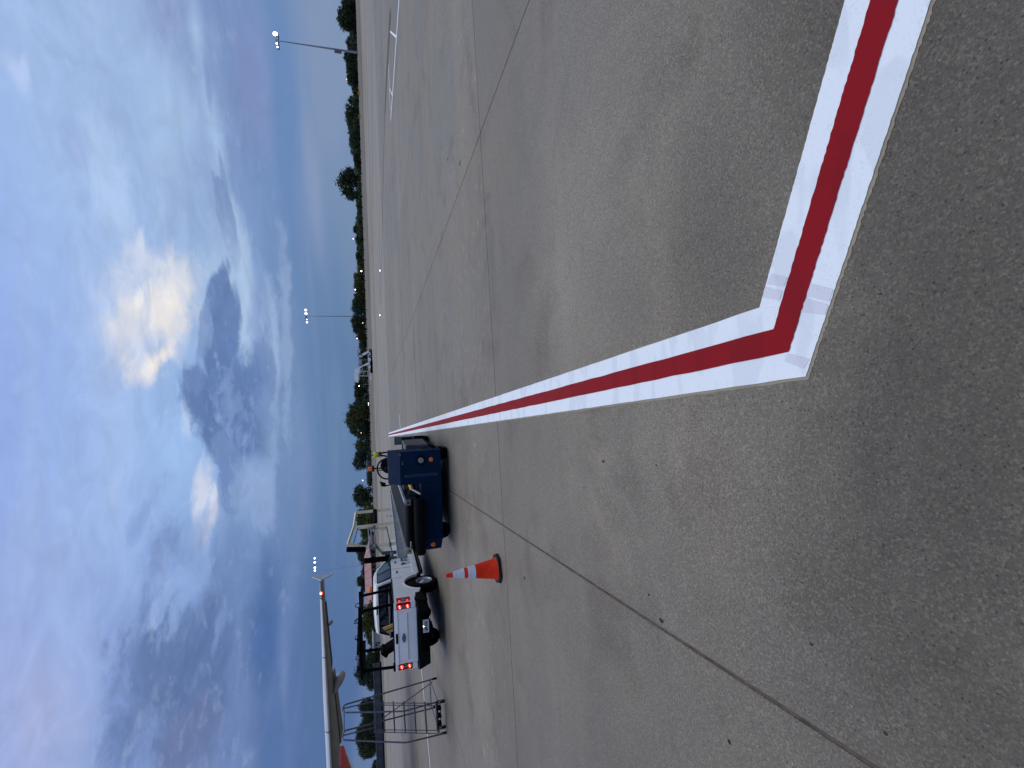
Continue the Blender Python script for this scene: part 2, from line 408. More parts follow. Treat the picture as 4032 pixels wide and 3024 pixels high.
def dup(root, loc, label=None, group=None, rz=None, sc=None):
    r = root.copy(); COL.objects.link(r); r.location = loc
    if rz is not None: r.rotation_euler = (0, 0, rz)
    if sc is not None: r.scale = sc
    if label: r['label'] = label
    if group: r['group'] = group
    for ch in list(root.children):
        c = ch.copy(); COL.objects.link(c); c.parent = r
        for g in list(ch.children):
            q = g.copy(); COL.objects.link(q); q.parent = c
    return r
def box(bm, x0, x1, y0, y1, z0, z1, M=None):
    vs = [bm.verts.new((x, y, z)) for x in (x0, x1) for y in (y0, y1) for z in (z0, z1)]
    for f in ((0, 1, 3, 2), (4, 6, 7, 5), (0, 4, 5, 1), (2, 3, 7, 6), (0, 2, 6, 4), (1, 5, 7, 3)):
        bm.faces.new([vs[i] for i in f])
    if M is not None: bmesh.ops.transform(bm, matrix=M, verts=vs)
    return vs
def bx(*a, M=None): bm = nb(); box(bm, *a, M=M); return bm
def hexa(bm, bot, top):
    vs = [bm.verts.new(p) for p in list(bot) + list(top)]
    n = len(bot)
    bm.faces.new(vs[:n][::-1]); bm.faces.new(vs[n:])
    for i in range(n): bm.faces.new((vs[i], vs[(i + 1) % n], vs[n + (i + 1) % n], vs[n + i]))
    return vs
def prism_x(bm, yz, x0, x1):
    return hexa(bm, [(x0, y, z) for y, z in yz], [(x1, y, z) for y, z in yz])
def prism_y(bm, xz, y0, y1):
    return hexa(bm, [(x, y0, z) for x, z in xz], [(x, y1, z) for x, z in xz])
def tube(bm, pts, r, n=8, cap=True, taper=None):
    pts = [Vector(p) for p in pts]; rings = []
    for i, p in enumerate(pts):
        d = (pts[min(i + 1, len(pts) - 1)] - pts[max(i - 1, 0)]).normalized()
        a = d.cross(Vector((0, 0, 1)))
        if a.length < 1e-3: a = d.cross(Vector((0, 1, 0)))
        a.normalize(); b = d.cross(a).normalized()
        rr = r if taper is None else r + (taper - r) * i / (len(pts) - 1)
        rings.append([bm.verts.new(p + (a * math.cos(k * 2 * math.pi / n) + b * math.sin(k * 2 * math.pi / n)) * rr) for k in range(n)])
    for q, w in zip(rings, rings[1:]):
        for k in range(n): bm.faces.new((q[k], q[(k + 1) % n], w[(k + 1) % n], w[k]))
    if cap: bm.faces.new(rings[0][::-1]); bm.faces.new(rings[-1])
def tb(pts, r, n=8, **k): bm = nb(); tube(bm, pts, r, n, **k); return bm
def rounded(pts, rad=0.08, k=5):
    pts = [Vector(p) for p in pts]; out = [pts[0]]
    for a, b, c in zip(pts, pts[1:], pts[2:]):
        u = (a - b); v = (c - b); q = min(rad, u.length / 2, v.length / 2)
        s, e = b + u.normalized() * q, b + v.normalized() * q
        for i in range(k + 1):
            t = i / k; out.append((1 - t) ** 2 * s + 2 * t * (1 - t) * b + t * t * e)
    return out + [pts[-1]]
def lathe(bm, prof, c=(0, 0, 0), axis='z', n=24, close=True):
    c = Vector(c); rings = []
    for r, h in prof:
        ring = []
        for k in range(n):
            a = 2 * math.pi * k / n; u, v = r * math.cos(a), r * math.sin(a)
            p = {'z': (u, v, h), 'x': (h, u, v), 'y': (u, h, v)}[axis]
            ring.append(bm.verts.new(c + Vector(p)))
        rings.append(ring)
    for q, w in zip(rings, rings[1:]):
        for k in range(n): bm.faces.new((q[k], q[(k + 1) % n], w[(k + 1) % n], w[k]))
    if close:
        if prof[0][0] > 1e-6: bm.faces.new(rings[0][::-1])
        if prof[-1][0] > 1e-6: bm.faces.new(rings[-1])
def lt(prof, c=(0, 0, 0), axis='z', n=24, close=True): bm = nb(); lathe(bm, prof, c, axis, n, close); return bm
def sheet(name, polys, z, mt):
    bm = nb()
    for p in polys: bm.faces.new([bm.verts.new((q[0], q[1], z)) for q in p])
    for f in bm.faces:
        f.normal_update()
        if f.normal.z < 0: f.normal_flip()
    me = bpy.data.meshes.new(name); bm.to_mesh(me); bm.free(); me.materials.append(mt)
    o = bpy.data.objects.new(name, me); COL.objects.link(o); return struct(o)
def text(name, s, mt, parent, size, loc, rot, extrude=0.002, bold=0.0, xs=1.0):
    cu = bpy.data.curves.new(name, 'FONT'); cu.body = s; cu.size = size; cu.extrude = extrude; cu.offset = bold
    cu.align_x = 'CENTER'; cu.align_y = 'CENTER'
    tmp = bpy.data.objects.new('lettering_curve', cu); COL.objects.link(tmp)
    dg = bpy.context.evaluated_depsgraph_get()
    me = bpy.data.meshes.new_from_object(tmp.evaluated_get(dg))
    bpy.data.objects.remove(tmp)
    me.materials.clear(); me.materials.append(mt)
    o = bpy.data.objects.new(name, me); COL.objects.link(o)
    o.parent = parent; o.location = Vector(loc) - origin(parent); o.rotation_euler = rot; o.scale = (xs, 1, 1)
    return o

# ------------------------------------------------------------------ ground: slabs, far apron, painted lines
def ST(s, t, z=0.0): return DN * s + DA * t + Vector((0, 0, z))
S0, T0, SW, TW = 1.414, 7.161, 6.092, 6.245
KS, KT = range(-7, 7), range(-2, 6)      # rows -2 and -1 are one long slab
sA, sB = S0 + SW * KS[0], S0 + SW * (KS[-1] + 1)
tA, tB = T0 + TW * KT[0], T0 + TW * (KT[-1] + 1)
bm = nb()
L = 6500.0
def rect(s0, s1, t0, t1): bm.faces.new([bm.verts.new(ST(*q)) for q in ((s0, t0), (s1, t0), (s1, t1), (s0, t1))])
rect(-L, sA, -300, L); rect(sB, L, -300, L); rect(sA, sB, tB, L); rect(sA, sB, -300, tA)
apron = struct(obj('apron', bm, M_FAR))
M_SEAL = mat('joint_sealant', (84, 74, 65), 0.8, var=0.4, scale=9.0, bump=0.4, bscale=40)
sheet('joint_sealant', [[ST(sA, tA), ST(sB, tA), ST(sB, tB), ST(sA, tB)]], -0.009, M_SEAL)
gs, gt, ch = 0.011, 0.0065, 0.008
hx, hy = SW / 2 - gs, TW / 2 - gt
bm = nb()
lo = [(-hx, -hy), (hx, -hy), (hx, hy), (-hx, hy)]
hexa(bm, [(x, y, -0.05) for x, y in lo], [(x, y, -0.005) for x, y in lo])
top = bm.faces[-5] if False else None
tv = [v for v in bm.verts if v.co.z > -0.01]
tf = [f for f in bm.faces if all(v in tv for v in f.verts)]
bmesh.ops.delete(bm, geom=tf, context='FACES_ONLY')
iv = [bm.verts.new((x * (1 - ch / abs(x)), y * (1 - ch / abs(y)), 0.0)) for x, y in lo]
ov = sorted(tv, key=lambda v: [i for i, q in enumerate(lo) if abs(q[0] - v.co.x) < 1e-4 and abs(q[1] - v.co.y) < 1e-4][0])
for i in range(4): bm.faces.new((ov[i], ov[(i + 1) % 4], iv[(i + 1) % 4], iv[i]))
bm.faces.new(iv)
slab0 = obj('concrete_slab', bm, M_SLAB)
first = True
for ks in KS:
    for kt in KT:
        if kt == KT[0]: continue
        o = slab0 if first else slab0.copy()
        if not first: COL.objects.link(o)
        first = False
        o.parent = apron
        o.location = ST(S0 + SW * (ks + 0.5), T0 + TW * (kt + (0.5 if kt > -1 else 0.0)))
        o.scale = (1, (2 * TW - 2 * gt) / (2 * hy) if kt == -1 else 1, 1)
        o.rotation_euler = (0, 0, TH - math.pi / 2)

def line_poly(p, q, w0, w1=None, jit=0.0, n=1):
    """strip from p to q (2-D), reaching w0 to its left and w1 to its right, edges uneven by jit"""
    p, q = Vector(p[:2]), Vector(q[:2]); dd = (q - p).normalized(); nn = Vector((-dd.y, dd.x))
    w1 = w0 if w1 is None else w1
    out = []
    Lg, Rg = [], []
    for i in range(n + 1):
        c = p + (q - p) * i / n
        Lg.append(c + nn * (w0 + random.uniform(-jit, jit))); Rg.append(c - nn * (w1 + random.uniform(-jit, jit)))
    for i in range(n): out.append([Rg[i], Rg[i + 1], Lg[i + 1], Lg[i]])
    return out
# the red line with white borders: along t1 away from us, then turning along t2 to the right
T1, T2 = 1.669, -0.4100
O1, O2, WW, WR = -0.280 * H, 1.037 * H, 0.0660 * H, 0.0648 * H
d1, d2 = Vector((math.cos(T1), math.sin(T1))), Vector((math.cos(T2), math.sin(T2)))
n1, n2 = Vector((-d1.y, d1.x)), Vector((-d2.y, d2.x))
def meet(o1, o2):
    det = n1.x * n2.y - n1.y * n2.x
    return Vector(((o1 * n2.y - o2 * n1.y) / det, (n1.x * o2 - n2.x * o1) / det))
far_t = G(1530, 1705).xy.dot(d1)
near_s = G(3480, 0).xy.dot(d2) + 3.0
def band(a, b, z, mt, name, jit, n, ends=(0, 0)):
    """the L-shaped strip between offsets a (inner) and b (outer) across the line"""
    i, o = meet(O1 + a, O2 - a), meet(O1 + b, O2 - b)
    f = far_t + ends[0]; polys = []
    A0, B0 = n1 * (O1 + a) + d1 * f, n1 * (O1 + b) + d1 * f
    A1, B1 = n2 * (O2 - a) + d2 * near_s, n2 * (O2 - b) + d2 * near_s
    def chain(p, q, k): return [p + (q - p) * (j / k) + (n1 if k == n else n2) * (random.uniform(-jit, jit) if 0 < j < k else 0) for j in range(k + 1)]
    for (pa, pb, qa, qb, k) in ((A0, B0, i, o, n), (i, o, A1, B1, n - 8)):
        ca, cb = chain(pa, qa, k), chain(pb, qb, k)
        for j in range(k): polys.append([ca[j], cb[j], cb[j + 1], ca[j + 1]])
    return sheet(name, polys, z, mt)
band(-0.004, 2 * WW + WR + 0.015, 0.0016, M_BEIGE, 'old_line_marking', 0.0045, 420)
band(0, 2 * WW + WR, 0.0045, M_WHITE, 'white_line_marking', 0.0016, 320)
band(WW, WW + WR, 0.0075, M_RED, 'red_line_marking', 0.0026, 260)

M_LAP = paint('thin_paint_coat', (212, 215, 222), (186, 189, 198), 0.9)
for i, q in enumerate(([(3040, 1078), (3104, 1091), (3090, 1128), (3023, 1118)], [(3017, 1130), (3085, 1146), (3074, 1182), (3006, 1171)], [(3192, 1115), (3285, 1140), (3270, 1187), (3177, 1164)],
                       [(3170, 1173), (3266, 1200), (3252, 1239), (3155, 1228)], [(3104, 1392), (3192, 1414), (3168, 1452), (3094, 1422)])):
    sheet('paint_lap', [[G(*k).xy for k in q]], 0.0060, M_LAP)
M_WFAR = paint('worn_white_paint', (236, 238, 242), (200, 203, 208), 0.25)
def gl(a, b): return G(*a).xy, G(*b).xy
polys = []
a, b = gl((1567, 60), (1538.7, 473)); e = (a - b).normalized()
polys += line_poly(b, a + e * 45, 0.11)
a, b = gl((1530, 255), (1539, 473)); polys += line_poly(b + (b - a).normalized() * -0.6, a, 0.09)
for q in ([(1536, 120), (1561, 140), (1561, 151), (1537, 128)], [(1532.8, 343), (1545.8, 372), (1545, 379), (1533.5, 349)]):
    polys.append([G(*k).xy for k in q])
sheet('white_stand_marking', polys[:1], 0.0040, M_WFAR)
sheet('white_stand_marking', polys[1:2], 0.0046, M_WFAR)
sheet('white_stand_marking', polys[2:], 0.0052, M_WFAR)
a, b = gl((1659, 2626), (1694, 3024)); e = (a - b).normalized()
sheet('white_lane_marking', line_poly(b - e * 20, a + e * 14, 0.085), 0.0040, M_WFAR)
M_TYRE = mat('tyre_rubber_marks', (88, 74, 60), 0.85, var=0.35, scale=1.2)
M_SEAM = mat('pavement_seam', (84, 85, 86), 0.85, var=0.3, scale=0.8)
def seam(pts, w, mt, z, name):
    g = [G(*p).xy for p in pts]; po = []
    for p, q in zip(g, g[1:]): po += line_poly(p, q, w)
    sheet(name, po, z, mt)
seam([(1536, 40), (1520, 320), (1514, 480), (1510, 640), (1499, 1200)], 0.20, M_TYRE, 0.0048, 'tyre_mark')
seam([(1540, 40), (1523, 320), (1517.5, 440)], 0.16, M_TYRE, 0.0056, 'tyre_mark')
seam([(1464.4, -60), (1464.5, 300), (1466.5, 700), (1470, 1100)], 0.26, M_SEAM, 0.0064, 'pavement_seam')
seam([(1496.2, 760), (1494.6, 1180)], 0.15, M_SEAM, 0.0064, 'pavement_seam')
seam([(1584, 2900), (1580, 2780), (1575, 2690)], 0.09, M_TYRE, 0.0048, 'tyre_mark')
seam([(1626, 1270), (1632, 1400), (1639, 1560)], 0.02, M_SEAM, 0.0040, 'pavement_seam')
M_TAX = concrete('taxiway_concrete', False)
for nd in M_TAX.node_tree.nodes:
    pass
M_TAN = mat('pale_taxiway', (142, 136, 124), 0.9, var=0.16, scale=0.05, spec=0.04)
M_VERGE = mat('mown_verge', (116, 113, 105), 0.95, var=0.2, scale=0.04, spec=0.03)
def farband(pts0, pts1, z, mt, name):
    sheet(name, [[G(*a).xy, G(*b).xy, G(*c).xy, G(*d_).xy] for a, b, c, d_ in zip(pts0, pts0[1:], pts1[1:], pts1)], z, mt)
ys = list(range(-700, 3801, 150))
def hX(Y):   # image row of the horizon
    return 1389.2 + (1497.2 - 1389.2) * Y / 3024
farband([(hX(y) + 28, y) for y in ys], [(hX(y) + 44, y) for y in ys], 0.02, M_TAN, 'taxiway')
farband([(hX(y) + 4.5, y) for y in ys], [(hX(y) + 27, y) for y in ys], 0.03, M_VERGE, 'verge')
# small debris and stains lying on the slabs
M_STAIN = mat('tar_spot', (40, 40, 40), 0.7, var=0.3)
bm = nb()
for (X, Y, r) in ((2606, 2443, 0.030), (2872, 2921, 0.017), (2066, 2277, 0.035), (1763, 627, 0.06), (1811, 642, 0.07), (3195, 2536, 0.010), (3488, 2888, 0.010),
                  (2415, 1653, 0.008), (2236, 1767, 0.008), (2376, 1816, 0.022), (2585, 1832, 0.010), (3467, 1158, 0.006), (2300, 1920, 0.012), (2555, 2342, 0.012)):
    g = G(X, Y); k = 9
    bm.faces.new([bm.verts.new((g.x + r * math.cos(i * 2 * math.pi / k) * random.uniform(0.35, 0.8), g.y + r * math.sin(i * 2 * math.pi / k) * random.uniform(0.7, 1.2), 0.0025)) for i in range(k)])
sp_ = obj('tar_spots', bm, M_STAIN); stuff(sp_)

# ------------------------------------------------------------------ shared materials of the objects
M_BODY = mat('white_truck_paint', (240, 240, 234), 0.28, var=0.03, scale=2.0, coat=0.2)
M_BLACK = mat('black_plastic', (12, 12, 14), 0.6, var=0.25, scale=8.0, bump=0.2, bscale=90, spec=0.1)
M_RUBBER = mat('black_rubber', (11, 11, 12), 0.8, var=0.3, scale=10.0, bump=0.3, bscale=60, spec=0.06)
M_DARK = mat('dark_underbody', (7, 7, 8), 0.8, var=0.3, spec=0.03)
M_GLASS = glass('dark_window_glass', (16, 22, 26), 0.06)
M_GLASSL = glass('clear_window_glass', (66, 84, 84), 0.06)
M_CHROME = mat('chrome', (190, 192, 196), 0.15, 1.0, 0.05)
M_STEEL = mat('galvanised_steel', (130, 134, 140), 0.45, 0.85, 0.2, 12)
M_RIM = mat('grey_wheel_rim', (176, 180, 186), 0.35, 0.6, 0.1)
M_BLUE = mat('navy_blue_paint', (6, 34, 60), 0.5, var=0.14, scale=3.0, bump=0.15, bscale=30, dirt=(26, 38, 50), dirt_amt=0.5, spec=0.05)
M_BELT = mat('conveyor_belt_rubber', (30, 33, 37), 0.72, var=0.2, scale=3.0, bump=0.3, bscale=50, spec=0.06)
M_ROLL = mat('roller_rubber', (13, 13, 15), 0.6, var=0.2, scale=5.0, spec=0.06)
M_GREY = mat('grey_steel_paint', (142, 144, 142), 0.5, 0.1, 0.12, 4, dirt=(96, 92, 82), dirt_amt=0.5)
M_LGREY = mat('pale_blue_grey_paint', (150, 160, 172), 0.5, 0.1, 0.12, 4, dirt=(96, 92, 82), dirt_amt=0.4)
M_CREAM = mat('cream_handrail_paint', (228, 214, 178), 0.5, 0.0, 0.10, 6, dirt=(150, 128, 84), dirt_amt=0.5)
M_FOAM = mat('black_foam_padding', (9, 9, 10), 0.85, var=0.2, scale=14, bump=0.4, bscale=80, spec=0.05)
M_DGREY = mat('dark_green_grey_steel', (62, 70, 70), 0.6, 0.2, 0.2)
M_ORANGE = mat('orange_lens', (236, 110, 24), 0.3, var=0.15, coat=0.5)
M_YELLOW = mat('yellow_hydraulic_part', (226, 190, 60), 0.55, var=0.2)
M_TANB = mat('tan_cardboard', (186, 150, 108), 0.8, var=0.2)
M_LADDER = mat('grey_ladder_tube', (108, 112, 122), 0.5, 0.2, 0.15, 8)
M_TREAD = mat('ladder_tread_steel', (70, 74, 80), 0.6, 0.2, 0.25, 14, bump=0.4)
M_CONE = mat('orange_cone_plastic', (222, 48, 16), 0.5, var=0.12, scale=9, bump=0.25, bscale=14, dirt=(150, 48, 26), dirt_amt=0.5, spec=0.15)
M_REFL = mat('silver_reflective_sleeve', (206, 208, 212), 0.35, 0.15, 0.12, 10, dirt=(120, 122, 130), dirt_amt=0.5)
M_CBASE = mat('black_cone_base', (14, 15, 16), 0.75, var=0.25, scale=12, bump=0.3)

def wheel(parent, cx, cy, r, w, side, rim=True, rr=None):
    """tyre (a part) with rim, hub and lug holes as its sub-parts; axle along x, outer face towards side"""
    x0, x1 = cx - w / 2, cx + w / 2
    ri = rr or r * 0.60
    pr = [(ri, x0 + 0.01), (r * 0.90, x0), (r * 0.975, x0 + w * 0.10), (r, x0 + w * 0.22), (r, x1 - w * 0.22), (r * 0.975, x1 - w * 0.10), (r * 0.90, x1), (ri, x1 - 0.01)]
    t = obj('wheel', lt(pr, (0, cy, r), 'x', 40, False), M_RUBBER, parent, True)
    bm = nb()
    xo = x1 if side > 0 else x0
    s = side
    lathe(bm, [(ri, xo - s * 0.02), (ri * 1.02, xo + s * 0.002), (ri * 0.96, xo + s * 0.002), (ri * 0.90, xo - s * 0.03), (ri * 0.86, xo - s * 0.07), (ri * 0.55, xo - s * 0.045), (ri * 0.34, xo - s * 0.02), (ri * 0.30, xo + s * 0.012), (ri * 0.18, xo + s * 0.02), (0.0001, xo + s * 0.02)], (0, cy, r), 'x', 32, False)
    obj('rim', bm, M_RIM if rim else M_DARK, t, True)
    if rim:
        for k in range(12):
            a = 2 * math.pi * k / 12
            obj('rim_hole', lt([(0.022, xo - s * 0.058), (0.022, xo - s * 0.050), (0.0001, xo - s * 0.050)], (0, cy + math.cos(a) * ri * 0.72, r + math.sin(a) * ri * 0.72), 'x', 8, False), M_DARK, t)
        bm = nb()
        lathe(bm, [(ri, xo - s * 0.09), (0.001, xo - s * 0.09)], (0, cy, r), 'x', 24, False)
        obj('brake_disc', bm, M_DARK, t)
    return t

# ------------------------------------------------------------------ pickup truck (seen from behind)
TX, TY = -6.77, 13.75
tr = thing('pickup_truck', 'white crew pickup truck with a black ladder rack and lit red tail lights', 'truck', (TX, TY, 0))
def tx(*p): return (TX + p[0], TY + p[1], p[2])
def tb_(x0, x1, y0, y1, z0, z1): return bx(TX + x0, TX + x1, TY + y0, TY + y1, z0, z1)
HW = 0.93
AY, AZ, AR = 1.36, 0.40, 0.575            # rear axle, arch radius
FY = 5.02                                  # front axle
def arch(cy, r, k=14, z0=0.56):
    a0 = math.asin((z0 - AZ) / r)
    return [(TY + cy - r * math.cos(a0 + (math.pi - 2 * a0) * i / k), AZ + r * math.sin(a0 + (math.pi - 2 * a0) * i / k)) for i in range(k + 1)]
side = [(TY + 0.02, 1.36), (TY + 0.02, 0.80), (TY + 0.28, 0.77), (TY + 0.56, 0.62)] + arch(AY, AR) + [(TY + 2.02, 0.56), (TY + 2.06, 0.49), (TY + 4.30, 0.46), (TY + FY - AR + 0.01, 0.50)] + arch(FY, AR) + [(TY + 5.72, 0.52), (TY + 5.86, 0.60), (TY + 5.88, 1.02), (TY + 5.80, 1.14), (TY + 4.30, 1.24), (TY + 1.84, 1.325)]
bm = nb()
for s in (-1, 1):
    prism_x(bm, side, TX + s * (HW - 0.07), TX + s * HW)
body = obj('body', bm, M_BODY, tr, False, 0.012)
# flared wheel-arch lips
bm = nb()
for s in (-1, 1):
    for cy in (AY, FY):
        a = arch(cy, AR + 0.045); b2 = arch(cy, AR + 0.005)
        for i in range(len(a) - 1):
            x0, x1 = TX + s * (HW - 0.02), TX + s * (HW + 0.012)
            hexa(bm, [(x0, *b2[i]), (x0, *b2[i + 1]), (x0, *a[i + 1]), (x0, *a[i])], [(x1, *b2[i]), (x1, *b2[i + 1]), (x1, *a[i + 1]), (x1, *a[i])])
obj('wheel_arch', bm, M_BODY, tr, True)
# body crease along the doors, door shut lines
bm = nb()
for s in (-1, 1):
    x0, x1 = TX + s * (HW - 0.03), TX + s * (HW + 0.010)
    hexa(bm, [(x0, TY + 2.05, 0.52), (x0, TY + 4.3, 0.50), (x0, TY + 4.3, 0.70), (x0, TY + 2.05, 0.70)], [(x1 - s * 0.004, TY + 2.08, 0.54), (x1 - s * 0.004, TY + 4.28, 0.52), (x1, TY + 4.28, 0.66), (x1, TY + 2.08, 0.66)])
obj('door_panel', bm, M_BODY, tr, False, 0.006)
bm = nb()
for s in (-1, 1):
    for yy in (1.83, 2.62, 3.78):
        box(bm, TX + s * HW - 0.004, TX + s * HW + 0.004, TY + yy - 0.004, TY + yy + 0.004, 0.52 if yy > 2 else 1.02, 1.29)
obj('shut_line', bm, M_DARK, tr)
for s in (-1, 1):
    for yy in (2.22, 3.14):
        h = obj('door_handle', bx(TX + s * (HW - 0.005) - 0.025, TX + s * (HW - 0.005) + 0.025, TY + yy - 0.02, TY + yy + 0.17, 1.125, 1.165), M_BLACK, tr, False, 0.012)
# bonnet, front, bed floor and walls
bm = nb()
hexa(bm, [tx(-HW + .07, 3.95, 1.0), tx(HW - .07, 3.95, 1.0), tx(HW - .07, 5.8, 0.9), tx(-HW + .07, 5.8, 0.9)], [tx(-HW + .07, 3.95, 1.28), tx(HW - .07, 3.95, 1.28), tx(HW - .1, 5.72, 1.16), tx(-HW + .1, 5.72, 1.16)])
obj('bonnet', bm, M_BODY, tr, False, 0.03)
obj('grille', tb_(-0.80, 0.80, 5.78, 5.90, 0.62, 1.10), M_BLACK, tr, False, 0.02)
bm = nb(); box(bm, TX - HW + .07, TX + HW - .07, TY + 0.06, TY + 1.80, 0.78, 0.83); box(bm, TX - HW + .07, TX - HW + .13, TY + .06, TY + 1.8, .83, 1.33); box(bm, TX + HW - .13, TX + HW - .07, TY + .06, TY + 1.8, .83, 1.33); box(bm, TX - HW + .07, TX + HW - .07, TY + 1.76, TY + 1.80, .83, 1.32)
obj('bed_liner', bm, M_BLACK, tr)
bm = nb()
for s in (-1, 1): hexa(bm, [tx(s * (HW - .14), 0.03, 1.345), tx(s * (HW + .004), 0.03, 1.345), tx(s * (HW + .004), 1.84, 1.31), tx(s * (HW - .14), 1.84, 1.31)], [tx(s * (HW - .14), 0.03, 1.385), tx(s * (HW - .004), 0.03, 1.385), tx(s * (HW - .004), 1.84, 1.35), tx(s * (HW - .14), 1.84, 1.35)])
obj('bed_rail_cap', bm, M_BLACK, tr, False, 0.008)
bm = nb()
for s in (-1, 1): box(bm, TX + min(s * .752, s * (HW - .02)), TX + max(s * .752, s * (HW - .02)), TY + .055, TY + .30, .79, 1.345)
for s in (-1, 1):
    for z0, z1 in ((.78, .91), (1.29, 1.36)): box(bm, TX + min(s * .752, s * (HW - .012)), TX + max(s * .752, s * (HW - .012)), TY + .0, TY + .30, z0, z1)
obj('rear_pillar', bm, M_BODY, tr, False, .01)
# tailgate
tg = obj('tailgate', tb_(-0.745, 0.745, 0.0, 0.07, 0.755, 1.372), M_BODY, tr, False, 0.018)
bm = nb(); hexa(bm, [tx(-.66, -0.001, .985), tx(.66, -0.001, .985), tx(.66, -0.001, 1.235), tx(-.66, -0.001, 1.235)], [tx(-.61, -0.022, 1.02), tx(.61, -0.022, 1.02), tx(.63, -0.014, 1.215), tx(-.63, -0.014, 1.215)])
obj('tailgate_panel', bm, M_BODY, tg, False, 0.008)
bm = nb(); hexa(bm, [tx(-.745, 0.0, 1.255), tx(.745, 0.0, 1.255), tx(.745, 0.0, 1.355), tx(-.745, 0.0, 1.355)], [tx(-.735, -0.03, 1.27), tx(.735, -0.03, 1.27), tx(.735, -0.018, 1.35), tx(-.735, -0.018, 1.35)])
obj('tailgate_ledge', bm, M_BODY, tg, False, 0.012)
obj('tailgate_cap', tb_(-0.75, 0.75, -0.008, 0.09, 1.372, 1.398), M_BLACK, tg, False, 0.008)
obj('tailgate_handle', tb_(-0.155, 0.115, -0.044, -0.028, 1.275, 1.335), M_BLACK, tg, False, 0.01)
bm = nb(); lathe(bm, [(0.055, -0.012), (0.055, -0.035), (0.040, -0.042), (0.0001, -0.042)], tx(-0.03, 0, 1.125), 'y', 28, False)
bmesh.ops.scale(bm, verts=bm.verts, vec=(2.35, 1, 1), space=Matrix.Translation(-Vector(tx(-0.03, 0, 1.125))))
em = obj('emblem', bm, M_CHROME, tg, True)
bm = nb(); lathe(bm, [(0.044, -0.040), (0.042, -0.046), (0.0001, -0.046)], tx(-0.03, 0, 1.125), 'y', 28, False)
bmesh.ops.scale(bm, verts=bm.verts, vec=(2.4, 1, 1), space=Matrix.Translation(-Vector(tx(-0.03, 0, 1.125))))
obj('emblem_field', bm, mat('emblem_blue', (22, 34, 62), 0.3, coat=0.5), tg, True)
text('emblem_lettering', 'Ford', M_CHROME, tg, 0.085, tx(-0.03, -0.047, 1.125), (R(90), 0, 0), 0.001, 0.001, 1.05)
# tail lights
M_TLR = mat('red_lamp_lens', (186, 8, 16), 0.3, var=0.2, spec=.15)
M_TLC = mat('clear_lamp_lens', (120, 108, 108), 0.2, 0.1, 0.2)
M_TLE = emis('lit_tail_lamp', (255, 50, 34), 2.2)
M_TLH = emis('hot_tail_lamp', (255, 200, 170), 3.5)
for s in (-1, 1):
    pts = [(0.752, -0.012), (0.90, -0.012), (0.938, 0.06), (0.945, 0.30), (0.90, 0.30), (0.752, 0.05)]
    bm = nb(); hexa(bm, [tx(s * x, y, 0.915) for x, y in pts], [tx(s * x, y, 1.285) for x, y in pts])
    tl = obj('tail_light', bm, M_TLR, tr, False, 0.014)
    bm = nb(); box(bm, TX + s * .80 - .05, TX + s * .80 + .065, TY - .019, TY - .010, 1.065, 1.135)
    hexa(bm, [tx(s * .936, .05, 1.055), tx(s * .951, .06, 1.055), tx(s * .951, .24, 1.055), tx(s * .936, .24, 1.055)], [tx(s * .936, .05, 1.145), tx(s * .951, .06, 1.145), tx(s * .951, .24, 1.145), tx(s * .936, .24, 1.145)])
    obj('reversing_lens', bm, M_TLC, tl)
    for zz in (0.995, 1.205):
        bm = nb()
        lathe(bm, [(0.048, -0.013), (0.044, -0.022), (0.0001, -0.024)], tx(s * 0.815, 0, zz), 'y', 16, False)
        lathe(bm, [(0.03, s * .940), (0.026, s * .952), (0.0001, s * .954)], tx(0, 0.08, zz), 'x', 12, False)
        obj('lit_bulb', bm, M_TLE, tl, True)
        bm = nb()
        for q in (-.024, .022): lathe(bm, [(0.013, -0.024), (0.010, -0.030), (0.0001, -0.031)], tx(s * 0.815 + q, 0, zz + q * .3), 'y', 10, False)
        obj('bulb_filament', bm, M_TLH, tl, True)
# bumper and plate
bm = nb()
hexa(bm, [tx(-.88, .02, .46), tx(-.78, -.15, .43), tx(.78, -.15, .43), tx(.88, .02, .46), tx(.94, .55, .55), tx(.90, .55, .55), tx(.9, .1, .5), tx(-.9, .1, .5), tx(-.90, .55, .55), tx(-.94, .55, .55)],
     [tx(-.96, .02, .775), tx(-.90, -.17, .735), tx(.90, -.17, .735), tx(.96, .02, .775), tx(.955, .50, .74), tx(.89, .50, .74), tx(.9, .1, .74), tx(-.9, .1, .74), tx(-.89, .50, .74), tx(-.955, .50, .74)])
bp = obj('rear_bumper', bm, M_BLACK, tr, False, 0.02)
obj('bumper_step', tb_(-0.62, 0.62, -0.175, -0.02, 0.735, 0.752), M_RUBBER, bp, False, 0.006)
obj('bumper_recess', tb_(-0.42, 0.62, -0.172, -0.155, 0.44, 0.66), M_DARK, bp)
np_ = obj('number_plate', bx(TX + .09, TX + .445, TY - .190, TY - .178, .452, .612), mat('plate_white', (188, 192, 192), 0.4, var=0.06), tr, False, 0.004)
text('plate_lettering', 'LMF\u00b75S65', mat('plate_ink', (34, 44, 46), 0.5), np_, 0.112, tx(0.265, -0.1915, 0.530), (R(90), 0, 0), 0.0008, 0.003, 0.62)
obj('plate_lamp', lt([(0.014, -.20), (0.010, -.212), (.0001, -.214)], tx(.27, 0, .60), 'y', 10, False), emis('plate_lamp_glow', (255, 250, 240), 6.0), np_, True)
bm = nb(); box(bm, TX - .06, TX + .06, TY - .12, TY + .5, .30, .40); box(bm, TX - .045, TX + .045, TY - .24, TY - .12, .315, .385)
obj('tow_hitch', bm, M_BLACK, tr, False, 0.008)
